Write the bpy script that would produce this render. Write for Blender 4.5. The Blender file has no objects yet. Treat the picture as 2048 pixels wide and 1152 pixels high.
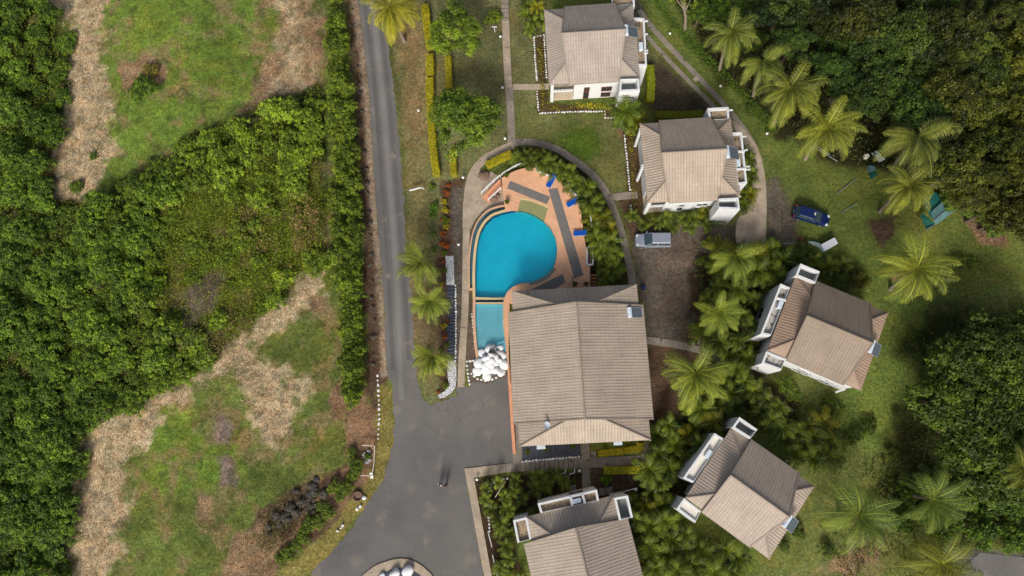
import bpy, bmesh, math, random
import numpy as np
from mathutils import Vector, Matrix
from mathutils.geometry import tessellate_polygon
SC = bpy.context.scene
COL = SC.collection
rnd = random.Random(7)
R_ = math.radians
# ------------------------------------------------------------------ camera
FP = 1365.0; NX, NY = 1075.0, 875.0; CH = 85.0
_d = np.array([NX-1024, 576-NY, -FP]); _d /= np.linalg.norm(_d); _u = -_d
_ex = np.array([1., 0, 0]); _ex -= _ex@_u*_u; _ex /= np.linalg.norm(_ex); _ey = np.cross(_u, _ex)
RM = np.array([_ex, _ey, _u])
cam = bpy.data.cameras.new('camera'); co = bpy.data.objects.new('camera', cam); COL.objects.link(co)
cam.sensor_width = 36; cam.lens = 36*FP/2048; cam.clip_end = 2000; cam.clip_start = 1
_m = Matrix([[float(v) for v in r] for r in RM]).to_4x4(); _m.translation = (0, 0, CH)
co.matrix_world = _m
SC.camera = co
# ------------------------------------------------------------------ light
SUN_EL, SUN_AZ = R_(36), R_(188)       # azimuth clockwise from +Y (north)
w = bpy.data.worlds.new('World'); SC.world = w; w.use_nodes = True
nt = w.node_tree; bg = nt.nodes['Background']
sky = nt.nodes.new('ShaderNodeTexSky'); sky.sky_type = 'NISHITA'; sky.sun_disc = False
sky.sun_elevation = SUN_EL; sky.sun_rotation = SUN_AZ; sky.air_density = 0.7; sky.dust_density = 4.0; sky.ozone_density = 0.6
hs_ = nt.nodes.new('ShaderNodeHueSaturation'); hs_.inputs['Saturation'].default_value = .72; nt.links.new(sky.outputs[0], hs_.inputs['Color']); nt.links.new(hs_.outputs[0], bg.inputs[0]); bg.inputs[1].default_value = 0.14
sl = bpy.data.lights.new('sun', 'SUN'); sl.energy = 2.8; sl.angle = R_(14); sl.color = (1, .95, .88)
so = bpy.data.objects.new('sun', sl); COL.objects.link(so)
sd = Vector((math.sin(SUN_AZ)*math.cos(SUN_EL), math.cos(SUN_AZ)*math.cos(SUN_EL), math.sin(SUN_EL)))
so.rotation_euler = sd.to_track_quat('Z', 'Y').to_euler(); so.location = (0, 0, 60)
SC.view_settings.view_transform = 'Standard'; SC.view_settings.look = 'None'
SC.view_settings.exposure = 0.1; SC.view_settings.gamma = 1
SC.cycles.max_bounces = 6; SC.cycles.transparent_max_bounces = 8
# ------------------------------------------------------------------ helpers
def W(px, py, h=0.0):
    r = RM@np.array([px-1024, 576-py, -FP]); t = (h-CH)/r[2]
    return Vector((float(r[0]*t), float(r[1]*t), h))
def PX(xyz):
    c = (xyz-np.array([0, 0, CH]))@RM
    return 1024+c[:, 0]/-c[:, 2]*FP, 576-c[:, 1]/-c[:, 2]*FP
def pxm(x, y): a, b = W(x-5, y), W(x+5, y); return 10/(b-a).length
def lin(v): v /= 255; return v/12.92 if v <= .04045 else ((v+.055)/1.055)**2.4
def C(r, g, b, k=1.0): return (lin(r)*k, lin(g)*k, lin(b)*k, 1)
def tag(o, label=None, cat=None, group=None, kind=None):
    if label: o['label'] = label
    if cat: o['category'] = cat
    if group: o['group'] = group
    if kind: o['kind'] = kind
    return o
def empty(name, loc, rz=0, label=None, cat=None, group=None):
    o = bpy.data.objects.new(name, None); COL.objects.link(o); o.location = loc; o.rotation_euler = (0, 0, rz)
    o.empty_display_size = .2
    return tag(o, label, cat, group)
class MB:
    def __init__(s): s.v = []; s.f = []; s.uv = []; s.col = []
    def face(s, pts, uv=None, col=None):
        n = len(s.v); s.v += [tuple(p) for p in pts]; s.f.append(tuple(range(n, n+len(pts))))
        s.uv.append(uv or [(0, 0)]*len(pts)); s.col.append(col if col is not None else 1.0)
    def prism(s, pts, z0, z1, sides=True, bottom=False):
        """vertical prism over a 2-D polygon"""
        area = sum(pts[i][0]*pts[(i+1) % len(pts)][1]-pts[(i+1) % len(pts)][0]*pts[i][1] for i in range(len(pts)))
        if area < 0: pts = pts[::-1]
        top = [Vector((p[0], p[1], z1)) for p in pts]
        for t in tessellate_polygon([top]):
            t = [top[i] for i in t]
            if (t[1]-t[0]).cross(t[2]-t[0]).z < 0: t = t[::-1]
            s.face(t, [(p.x, p.y) for p in t])
            if bottom: s.face([(p.x, p.y, z0) for p in t[::-1]])
        if sides:
            for i in range(len(pts)):
                a, b = pts[i], pts[(i+1) % len(pts)]
                L = math.hypot(b[0]-a[0], b[1]-a[1])
                s.face([(a[0], a[1], z0), (b[0], b[1], z0), (b[0], b[1], z1), (a[0], a[1], z1)], [(0, z0), (L, z0), (L, z1), (0, z1)])
    def box(s, c, size, rz=0, tilt=None):
        hx, hy, hz = size[0]/2, size[1]/2, size[2]/2
        m = Matrix.Rotation(rz, 3, 'Z')
        if tilt is not None: m = m@tilt
        c = Vector(c); p = [c+m@Vector((x*hx, y*hy, z*hz)) for x, y, z in ((-1,-1,-1),(1,-1,-1),(1,1,-1),(-1,1,-1),(-1,-1,1),(1,-1,1),(1,1,1),(-1,1,1))]
        for q in ((0,3,2,1),(4,5,6,7),(0,1,5,4),(1,2,6,5),(2,3,7,6),(3,0,4,7)): s.face([p[i] for i in q])
    def bar(s, a, b, t, t2=None):
        a = Vector(a); b = Vector(b); d = b-a
        q = d.to_track_quat('X', 'Z').to_matrix()
        s_ = MB.box
        hx, hy, hz = d.length/2, t/2, (t2 or t)/2; c = (a+b)/2
        p = [c+q@Vector((x*hx, y*hy, z*hz)) for x, y, z in ((-1,-1,-1),(1,-1,-1),(1,1,-1),(-1,1,-1),(-1,-1,1),(1,-1,1),(1,1,1),(-1,1,1))]
        for f in ((0,3,2,1),(4,5,6,7),(0,1,5,4),(1,2,6,5),(2,3,7,6),(3,0,4,7)): s.face([p[i] for i in f])
    def tube(s, pts, rad, n=8, cap=True):
        pts = [Vector(p) for p in pts]; rings = []
        for i, p in enumerate(pts):
            d = (pts[min(i+1, len(pts)-1)]-pts[max(i-1, 0)]).normalized()
            q = d.to_track_quat('Z', 'Y').to_matrix(); r = rad[i] if isinstance(rad, (list, tuple)) else rad
            rings.append([p+q@Vector((math.cos(2*math.pi*k/n)*r, math.sin(2*math.pi*k/n)*r, 0)) for k in range(n)])
        for i in range(len(rings)-1):
            for k in range(n): s.face([rings[i][k], rings[i][(k+1) % n], rings[i+1][(k+1) % n], rings[i+1][k]])
        if cap: s.face(rings[-1]); s.face(rings[0][::-1])
    def lathe(s, c, prof, n=14):
        c = Vector(c); rr = [[c+Vector((math.cos(2*math.pi*k/n)*r, math.sin(2*math.pi*k/n)*r, z)) for k in range(n)] for r, z in prof]
        for i in range(len(rr)-1):
            for k in range(n): s.face([rr[i][k], rr[i][(k+1) % n], rr[i+1][(k+1) % n], rr[i+1][k]])
        s.face(rr[-1]); s.face(rr[0][::-1])
    def build(s, name, mat, parent=None, origin=None, smooth=False, bevel=0, merge=False):
        me = bpy.data.meshes.new(name)
        o0 = Vector(origin) if origin is not None else Vector((0, 0, 0))
        me.from_pydata([(v[0]-o0.x, v[1]-o0.y, v[2]-o0.z) for v in s.v], [], s.f)
        if any(u[0] != u[1] for u in s.uv if len(u) > 1):
            ul = me.uv_layers.new(name='UVMap'); ul.data.foreach_set('uv', [c for u in s.uv for p in u for c in p])
        if any(c != 1.0 for c in s.col):
            at = me.attributes.new('tint', 'FLOAT', 'FACE'); at.data.foreach_set('value', s.col)
        me.materials.append(mat)
        if merge or bevel:
            bm = bmesh.new(); bm.from_mesh(me); bmesh.ops.remove_doubles(bm, verts=bm.verts, dist=.0005)
            if bevel:
                es = [e for e in bm.edges if len(e.link_faces) == 2 and e.calc_face_angle(0) > .6]
                bmesh.ops.bevel(bm, geom=es, offset=bevel, segments=2, affect='EDGES', profile=.7)
            bm.to_mesh(me); bm.free()
        if smooth: me.polygons.foreach_set('use_smooth', [True]*len(me.polygons))
        me.update()
        o = bpy.data.objects.new(name, me); COL.objects.link(o)
        if parent is not None:
            o.parent = parent
            if origin is None:   # mesh given in world coordinates
                o.matrix_parent_inverse = Matrix.Identity(4)
                M = Matrix.LocRotScale(parent.location, parent.rotation_euler, parent.scale)
                if parent.parent: M = Matrix.LocRotScale(parent.parent.location, parent.parent.rotation_euler, parent.parent.scale)@M
                me.transform(M.inverted())
        elif origin is not None: o.location = o0
        return o
def inside(x, y, poly):
    c = False; n = len(poly)
    for i in range(n):
        x1, y1 = poly[i]; x2, y2 = poly[i-1]
        if (y1 > y) != (y2 > y) and x < (x2-x1)*(y-y1)/(y2-y1)+x1: c = not c
    return c
def smooth_line(pts, closed=False, k=6):
    n = len(pts); out = []
    rng = range(n) if closed else range(n-1)
    for i in rng:
        if closed: p = [pts[(i+j-1) % n] for j in range(4)]
        else: p = [pts[max(0, min(n-1, i+j-1))] for j in range(4)]
        for s in range(k):
            t = s/k
            out.append(tuple(.5*((2*p[1][c])+(-p[0][c]+p[2][c])*t+(2*p[0][c]-5*p[1][c]+4*p[2][c]-p[3][c])*t*t+(-p[0][c]+3*p[1][c]-3*p[2][c]+p[3][c])*t**3) for c in (0, 1)))
    if not closed: out.append(tuple(pts[-1][:2]))
    return out
def strip_poly(line, wd):
    """offset a world polyline to a ribbon polygon; wd = width or list"""
    L = []; Rr = []
    for i, p in enumerate(line):
        a = line[max(0, i-1)]; b = line[min(len(line)-1, i+1)]
        d = Vector((b[0]-a[0], b[1]-a[1])).normalized(); n = Vector((-d.y, d.x)); h = (wd[i] if isinstance(wd, list) else wd)/2
        L.append((p[0]+n.x*h, p[1]+n.y*h)); Rr.append((p[0]-n.x*h, p[1]-n.y*h))
    return L+Rr[::-1]
def wl(pts, h=0): return [(W(x, y, h).x, W(x, y, h).y) for x, y in pts]
# ------------------------------------------------------------------ materials
def mat(name, col=(.5, .5, .5, 1), rough=.8, metal=0, spec=.3):
    m = bpy.data.materials.new(name); m.use_nodes = True
    b = m.node_tree.nodes['Principled BSDF']
    b.inputs['Base Color'].default_value = col; b.inputs['Roughness'].default_value = rough
    b.inputs['Metallic'].default_value = metal; b.inputs['Specular IOR Level'].default_value = spec
    return m, m.node_tree, b
def N(t, typ, **kw):
    n = t.nodes.new(typ)
    for k, v in kw.items():
        if k in n.inputs: n.inputs[k].default_value = v
        else: setattr(n, k, v)
    return n
def noise(t, scale, detail=4, rough=.6, coord='Object', dist=0):
    tc = t.nodes.get('tc') or N(t, 'ShaderNodeTexCoord'); tc.name = 'tc'
    n = N(t, 'ShaderNodeTexNoise', Scale=scale, Detail=detail, Roughness=rough, Distortion=dist)
    t.links.new(tc.outputs[coord], n.inputs['Vector']); return n
def ramp(t, src, stops):
    r = N(t, 'ShaderNodeValToRGB'); e = r.color_ramp.elements
    while len(e) < len(stops): e.new(.5)
    for i, (p, c) in enumerate(stops): e[i].position = p; e[i].color = c if len(c) == 4 else (*c, 1)
    t.links.new(src, r.inputs[0]); return r
def mix(t, a, b, fac, mode='MIX'):
    m = N(t, 'ShaderNodeMix', data_type='RGBA', blend_type=mode)
    for i, s in ((6, a), (7, b)):
        if isinstance(s, (tuple, list)): m.inputs[i].default_value = s
        else: t.links.new(s, m.inputs[i])
    if isinstance(fac, (int, float)): m.inputs[0].default_value = fac
    else: t.links.new(fac, m.inputs[0])
    return m.outputs[2]
def math_(t, op, a, b=None):
    m = N(t, 'ShaderNodeMath', operation=op)
    for i, s in ((0, a), (1, b)):
        if s is None: continue
        if isinstance(s, (int, float)): m.inputs[i].default_value = s
        else: t.links.new(s, m.inputs[i])
    return m.outputs[0]
def bump(t, b, h, strength=.4, dist=.05):
    n = N(t, 'ShaderNodeBump', Strength=strength, Distance=dist); t.links.new(h, n.inputs['Height']); t.links.new(n.outputs[0], b.inputs['Normal'])
def mottled(name, col, amt=.35, scale=1.5, rough=.85, fine=12, spots=None, coord='Object', bmp=.3):
    m, t, b = mat(name, col, rough)
    n1 = noise(t, scale, 5, .65, coord); n2 = noise(t, fine, 3, .6, coord)
    lo = tuple(c*(1-amt) for c in col[:3]); hi = tuple(min(1, c*(1+amt)) for c in col[:3])
    r1 = ramp(t, n1.outputs[0], [(.3, lo), (.7, hi)])
    r2 = ramp(t, n2.outputs[0], [(.3, (1-amt,)*3), (.7, (1+amt*.6,)*3)])
    c = mix(t, r1.outputs[0], r2.outputs[0], 1.0, 'MULTIPLY')
    if spots:
        n3 = noise(t, spots[1], 3, .5, coord); r3 = ramp(t, n3.outputs[0], [(spots[2], (0, 0, 0)), (spots[2]+.08, (1, 1, 1))])
        c = mix(t, c, spots[0], r3.outputs[0])
    t.links.new(c, b.inputs['Base Color'])
    if bmp: bump(t, b, n2.outputs[0], bmp, .04)
    return m
M_asph = mottled('asphalt', C(104, 102, 99), .17, .14, .92, 11, spots=(C(114, 109, 102), .4, .58), bmp=.6)
t = M_asph.node_tree; b = t.nodes['Principled BSDF']; src = b.inputs['Base Color'].links[0].from_socket
vv = N(t, 'ShaderNodeTexVoronoi', feature='DISTANCE_TO_EDGE', Scale=.32); nd = noise(t, .9, 4, .7); mp = N(t, 'ShaderNodeVectorMath', operation='ADD'); t.links.new(t.nodes['tc'].outputs['Object'], mp.inputs[0]); t.links.new(nd.outputs['Color'], mp.inputs[1]); t.links.new(mp.outputs[0], vv.inputs['Vector'])
ck = math_(t, 'LESS_THAN', vv.outputs['Distance'], .011); nm = noise(t, .09, 3, .6); mk = ramp(t, nm.outputs[0], [(.48, (0, 0, 0)), (.6, (1, 1, 1))])
c = mix(t, src, C(70, 68, 66), math_(t, 'MULTIPLY', math_(t, 'MULTIPLY', ck, mk.outputs[0]), .38)); nl = noise(t, .05, 5, .65); rl = ramp(t, nl.outputs[0], [(.35, (.84, .84, .86)), (.65, (1.14, 1.12, 1.08))])
t.links.new(mix(t, c, rl.outputs[0], 1.0, 'MULTIPLY'), b.inputs['Base Color'])
M_conc = mottled('worn_concrete', C(166, 151, 131), .22, .6, .9, 7, spots=(C(92, 84, 74), 1.6, .66))
M_concg = mottled('grey_concrete', C(134, 125, 112), .25, .7, .9, 7, spots=(C(78, 72, 64), 1.4, .62))
M_white = mottled('white_paint', (.62, .63, .62, 1), .07, 1.2, .6, 20, spots=(C(165, 162, 150), 1.3, .70), bmp=.05)
M_cream = mottled('cream_render', C(196, 180, 155), .08, 1, .8, 15)
M_greyw = mottled('grey_render', C(132, 138, 134), .10, 1, .8, 15)
M_terra = mottled('terracotta_render', C(208, 148, 112), .1, 1, .8, 15)
M_glass, _, _b = mat('window_glass', (.025, .03, .035, 1), .08, 0, .8)
M_maroon, _, _ = mat('maroon_frame', C(110, 62, 60), .5)
M_dark, _, _ = mat('dark_metal', (.03, .03, .035, 1), .5)
M_fl_mott = mottled('stained_flat_roof', C(150, 132, 108), .35, 1.6, .95, 8, spots=(C(82, 70, 58), 2.4, .58))
M_fl_lich = mottled('lichen_flat_roof', C(170, 166, 158), .3, 1.6, .95, 9, spots=(C(88, 78, 66), 2.2, .55))
M_fl_grey = mottled('grey_flat_roof', C(120, 124, 122), .14, 1.2, .9, 8)
M_ivory = mottled('ivory_flat_roof', C(214, 208, 196), .05, 1, .8, 9)
M_pebb, t, b = mat('pebble', (.6, .6, .6, 1), .8)
v = N(t, 'ShaderNodeTexVoronoi', Scale=8.5); tc = N(t, 'ShaderNodeTexCoord'); t.links.new(tc.outputs['Object'], v.inputs['Vector'])
r = ramp(t, v.outputs['Distance'], [(.30, (.72, .73, .74)), (.75, (.22, .22, .22))]); t.links.new(r.outputs[0], b.inputs['Base Color'])
M_stone = mottled('whitewashed_stone', (.70, .70, .68, 1), .10, 3, .75, 14, bmp=.25)
M_bould = mottled('white_boulder', (.72, .73, .73, 1), .10, 1.1, .8, 6, spots=(C(150, 152, 152), 1.6, .66), bmp=.3)
M_rock = mottled('dark_rock', C(70, 66, 60), .4, 2, .95, 8, spots=(C(118, 122, 112), 3, .62))
M_brown = mottled('brown_rock', C(120, 98, 84), .25, 2, .95, 8)
M_slate = mottled('slate_chips', C(70, 74, 84), .4, 3, .9, 10)
M_mulch = mottled('dark_gravel', C(98, 84, 74), .35, 1.4, .95, 9, spots=(C(140, 132, 124), 9, .66))
M_bark = mottled('palm_bark', C(128, 116, 100), .25, 2, .95, 9)
M_bark2 = mottled('tree_bark', C(96, 82, 66), .3, 2, .95, 9)
M_wood = mottled('weathered_wood', C(150, 104, 72), .25, 2, .8, 12)
M_rust = mottled('rusty_steel', C(120, 72, 48), .35, 3, .9, 12)
M_blue = mottled('blue_vinyl', C(10, 78, 170), .1, 3, .5, 12, bmp=.05)
M_mat = mottled('grey_rubber_mat', C(110, 107, 103), .10, 1.5, .9, 30, bmp=.1)
M_pot = mottled('pot_clay', C(120, 96, 60), .2, 3, .8, 12)
M_steel, _, _ = mat('brushed_steel', (.55, .57, .6, 1), .35, .8)
M_solar, _, _ = mat('solar_glass', C(84, 93, 97), .3, .1, .4)
M_tank = mottled('tank_metal', (.55, .62, .68, 1), .06, 2, .35, 12, bmp=0)
M_coping = mottled('pool_coping', C(200, 160, 128), .08, 1.5, .7, 9)
M_edge = mottled('pool_edge_tile', C(202, 178, 132), .08, 1.5, .6, 9)
# tiled deck
M_deck, t, b = mat('deck_tiles', C(205, 138, 98), .75)
tc = N(t, 'ShaderNodeTexCoord'); br = N(t, 'ShaderNodeTexBrick', Scale=1.0)
br.inputs['Color1'].default_value = C(222, 168, 130); br.inputs['Color2'].default_value = C(212, 156, 118); br.inputs['Mortar'].default_value = C(196, 168, 138)
br.inputs['Brick Width'].default_value = .45; br.inputs['Row Height'].default_value = .225; br.inputs['Mortar Size'].default_value = .018; br.offset = 0
t.links.new(tc.outputs['Object'], br.inputs['Vector'])
n1 = noise(t, .5, 4, .6); r1 = ramp(t, n1.outputs[0], [(.3, (.86,)*3), (.7, (1.08,)*3)])
t.links.new(mix(t, br.outputs[0], r1.outputs[0], 1.0, 'MULTIPLY'), b.inputs['Base Color'])
# mosaic tiles
def mosaic(name, col, col2, sc=3.3):
    m, t, b = mat(name, col, .35)
    tc = N(t, 'ShaderNodeTexCoord'); br = N(t, 'ShaderNodeTexBrick', Scale=sc); br.offset = 0
    br.inputs['Color1'].default_value = col; br.inputs['Color2'].default_value = col2; br.inputs['Mortar'].default_value = tuple(min(1, c*1.08+.01) for c in col[:3])+(1,)
    br.inputs['Brick Width'].default_value = .5; br.inputs['Row Height'].default_value = .5; br.inputs['Mortar Size'].default_value = .03
    t.links.new(tc.outputs['Object'], br.inputs['Vector'])
    n1 = noise(t, .5, 3, .5); r1 = ramp(t, n1.outputs[0], [(.3, (.94,)*3), (.7, (1.06,)*3)])
    t.links.new(mix(t, br.outputs[0], r1.outputs[0], 1.0, 'MULTIPLY'), b.inputs['Base Color']); return m
M_pool = mosaic('pool_mosaic', (.012, .74, 1.0, 1), (.02, .80, 1.0, 1))
M_poolw = mosaic('pool_band_mosaic', C(0, 70, 105), C(0, 100, 140))
M_shal = mosaic('shallow_mosaic', (.30, .74, .82, 1), (.36, .80, .88, 1))
M_step = mosaic('step_mosaic', C(152, 150, 100), C(132, 136, 92))
M_chan = mosaic('channel_mosaic', C(44, 86, 104), C(70, 110, 124))
# water: clear surface over a real basin
M_water = bpy.data.materials.new('pool_water'); M_water.use_nodes = True; t = M_water.node_tree; t.nodes.clear()
out = N(t, 'ShaderNodeOutputMaterial'); tr = N(t, 'ShaderNodeBsdfTransparent'); tr.inputs[0].default_value = (.92, .995, 1, 1)
gl = N(t, 'ShaderNodeBsdfGlossy'); gl.inputs['Roughness'].default_value = .12; ms = N(t, 'ShaderNodeMixShader'); fr = N(t, 'ShaderNodeFresnel', IOR=1.33)
n1 = noise(t, 5.0, 3, .6, dist=.6); bp = N(t, 'ShaderNodeBump', Strength=.9, Distance=.12); t.links.new(n1.outputs[0], bp.inputs['Height'])
t.links.new(bp.outputs[0], gl.inputs['Normal']); t.links.new(bp.outputs[0], fr.inputs['Normal'])
t.links.new(fr.outputs[0], ms.inputs[0]); t.links.new(tr.outputs[0], ms.inputs[1]); t.links.new(gl.outputs[0], ms.inputs[2]); t.links.new(ms.outputs[0], out.inputs[0])
# pressed metal roof: UV u along the eave, v up the slope, in metres
def roofmat(name, col):
    m, t, b = mat(name, col, .6, 0, .35)
    uvn = N(t, 'ShaderNodeUVMap'); sx = N(t, 'ShaderNodeSeparateXYZ'); t.links.new(uvn.outputs[0], sx.inputs[0])
    row = math_(t, 'FRACT', math_(t, 'DIVIDE', sx.outputs[1], .58)); rl = math_(t, 'LESS_THAN', row, .13)
    cu = math_(t, 'FRACT', math_(t, 'DIVIDE', sx.outputs[0], .34)); cl = math_(t, 'LESS_THAN', cu, .5)
    dash = math_(t, 'MULTIPLY', rl, cl)
    rib_shade = math_(t, 'LESS_THAN', math_(t, 'ABSOLUTE', math_(t, 'SUBTRACT', cu, .25)), .10)  # shade in the hollow beside each rib, painted into the roof colour
    n1 = noise(t, .35, 5, .65); n2 = noise(t, 5, 4, .7); n3 = noise(t, 1.1, 5, .7, dist=.5)
    r1 = ramp(t, n1.outputs[0], [(.3, tuple(c*.84 for c in col[:3])), (.7, tuple(c*1.12 for c in col[:3]))])
    r2 = ramp(t, n2.outputs[0], [(.25, (.86,)*3), (.75, (1.1,)*3)])
    c = mix(t, r1.outputs[0], r2.outputs[0], 1.0, 'MULTIPLY')
    c = mix(t, c, tuple(x*.45 for x in col[:3])+(1,), math_(t, 'MULTIPLY', dash, .42))
    c = mix(t, c, tuple(x*.5 for x in col[:3])+(1,), math_(t, 'MULTIPLY', rib_shade, .36))
    cell = N(t, 'ShaderNodeCombineXYZ'); t.links.new(math_(t, 'FLOOR', math_(t, 'DIVIDE', sx.outputs[0], .34)), cell.inputs[0]); t.links.new(math_(t, 'FLOOR', math_(t, 'DIVIDE', sx.outputs[1], 1.7)), cell.inputs[1])
    wn = N(t, 'ShaderNodeTexWhiteNoise'); t.links.new(cell.outputs[0], wn.inputs[0])
    c = mix(t, c, (.1, .09, .085, 1), math_(t, 'MULTIPLY', math_(t, 'GREATER_THAN', wn.outputs[0], .986), .5))
    r3 = ramp(t, n3.outputs[0], [(.62, (0,)*3), (.72, (1,)*3)])
    c = mix(t, c, tuple(x*.6 for x in col[:3])+(1,), math_(t, 'MULTIPLY', r3.outputs[0], .45))
    mp = N(t, 'ShaderNodeMapping'); mp.inputs['Scale'].default_value = (2.6, .22, 1); t.links.new(uvn.outputs[0], mp.inputs[0]); n4 = N(t, 'ShaderNodeTexNoise', Scale=1.0, Detail=5, Roughness=.7); t.links.new(mp.outputs[0], n4.inputs['Vector'])
    r4 = ramp(t, n4.outputs[0], [(.36, (.72, .70, .68)), (.52, (1, 1, 1)), (.72, (1.08, 1.06, 1.03))]); c = mix(t, c, r4.outputs[0], .45, 'MULTIPLY')
    oi = N(t, 'ShaderNodeObjectInfo'); c = mix(t, c, oi.outputs['Color'], 1.0, 'MULTIPLY')
    t.links.new(c, b.inputs['Base Color']); return m
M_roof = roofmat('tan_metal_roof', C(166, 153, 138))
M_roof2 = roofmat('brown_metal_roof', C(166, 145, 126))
# foliage: base colour x per-leaf tint x object colour
def leafmat(name, col, hue=(1.25, 1.1, .6), trans=.25):
    m, t, b = mat(name, col, .55, 0, .25)
    at = N(t, 'ShaderNodeAttribute', attribute_name='tint'); oi = N(t, 'ShaderNodeObjectInfo')
    c = mix(t, col, oi.outputs['Color'], 1.0, 'MULTIPLY')
    c2 = mix(t, c, tuple(hue)+(1,), 1.0, 'MULTIPLY')
    f = math_(t, 'MULTIPLY', math_(t, 'SUBTRACT', at.outputs['Fac'], .5), 1.0)
    fc = N(t, 'ShaderNodeClamp'); t.links.new(f, fc.inputs[0])
    c = mix(t, c, c2, fc.outputs[0])
    sc = N(t, 'ShaderNodeVectorMath', operation='SCALE'); t.links.new(c, sc.inputs[0]); t.links.new(at.outputs['Fac'], sc.inputs['Scale'])
    c = sc.outputs[0]
    t.links.new(c, b.inputs['Base Color'])
    tl = N(t, 'ShaderNodeBsdfTranslucent'); t.links.new(c, tl.inputs[0]); ms = N(t, 'ShaderNodeMixShader'); ms.inputs[0].default_value = trans
    t.links.new(b.outputs[0], ms.inputs[1]); t.links.new(tl.outputs[0], ms.inputs[2]); t.links.new(ms.outputs[0], t.nodes['Material Output'].inputs[0])
    return m
M_leaf = leafmat('green_leaves', (.128, .176, .028, 1))
M_palm = leafmat('palm_leaflets', (.138, .186, .042, 1), (1.35, 1.12, .6))
M_areca = leafmat('areca_leaflets', (.056, .094, .020, 1), (1.8, 1.35, .5))
M_yell = leafmat('golden_leaves', (.46, .45, .02, 1), (1.35, 1.05, .5))
M_croton = leafmat('orange_leaves', (.50, .13, .02, 1), (1.1, 1.2, .7))
M_straw = leafmat('dry_stalks', (.44, .34, .22, 1), (1.05, 1.0, .9), .1)
M_grass = leafmat('grass_blades', (.14, .17, .04, 1), (1.3, 1.1, .7))
# ------------------------------------------------------------------ ground
def nz(x, y, s, seed):
    """value noise"""
    g = np.random.RandomState(seed).rand(256, 256)
    X = x*s; Y = y*s; xi = np.floor(X).astype(int); yi = np.floor(Y).astype(int); fx = X-xi; fy = Y-yi
    fx = fx*fx*(3-2*fx); fy = fy*fy*(3-2*fy)
    a = g[xi % 256, yi % 256]; b_ = g[(xi+1) % 256, yi % 256]; c = g[xi % 256, (yi+1) % 256]; d = g[(xi+1) % 256, (yi+1) % 256]
    return (a*(1-fx)+b_*fx)*(1-fy)+(c*(1-fx)+d*fx)*fy
def fbm(x, y, s, seed, o=4):
    r = 0; a = .5; t_ = 0
    for i in range(o): r = r+a*nz(x+i*37.1, y-i*11.3, s, seed+i); t_ += a; a *= .55; s *= 2.1
    return r/t_
def sdist(px, py, poly):
    d = np.full(px.shape, 1e9); ins = np.zeros(px.shape, bool); n = len(poly)
    for i in range(n):
        x1, y1 = poly[i]; x2, y2 = poly[i-1]; dx, dy = x2-x1, y2-y1; L = dx*dx+dy*dy+1e-9
        t_ = np.clip(((px-x1)*dx+(py-y1)*dy)/L, 0, 1); d = np.minimum(d, np.hypot(px-x1-t_*dx, py-y1-t_*dy))
        if y1 != y2:
            cond = ((y1 > py) != (y2 > py)) & (px < (x2-x1)*(py-y1)/(y2-y1)+x1); ins ^= cond
    return np.where(ins, d, -d)
def dist_line(px, py, pts):
    d = np.full(px.shape, 1e9)
    for i in range(len(pts)-1):
        x1, y1 = pts[i]; x2, y2 = pts[i+1]; dx, dy = x2-x1, y2-y1; L = dx*dx+dy*dy+1e-9
        t_ = np.clip(((px-x1)*dx+(py-y1)*dy)/L, 0, 1); d = np.minimum(d, np.hypot(px-x1-t_*dx, py-y1-t_*dy))
    return d
K = 1.0
G_green = C(94, 106, 50, K); G_bright = C(100, 120, 48, K); G_lawn = C(106, 107, 70, K); G_lawnr = C(98, 102, 58, K)
G_dry = C(172, 154, 124, K); G_soil = C(104, 84, 66, K); G_dark = C(48, 56, 26, K); G_straw2 = C(138, 116, 90, K)
G_red = C(132, 104, 80, K); G_park = C(94, 86, 76, K); G_parkd = C(72, 64, 52, K); G_mud = C(88, 70, 55, K); G_greybr = C(116, 100, 90, K)
thick = [(-200,-200),(60,-60),(85,0),(130,60),(138,130),(128,230),(112,300),(104,400),(190,405),(250,362),(330,312),(420,255),(520,215),(600,188),(650,170),(660,540),(600,560),(560,610),(510,652),(470,690),(430,722),(380,755),(300,790),(250,815),(190,842),(165,890),(150,960),(150,1060),(125,1160),(100,1300),(-300,1300)]
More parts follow.
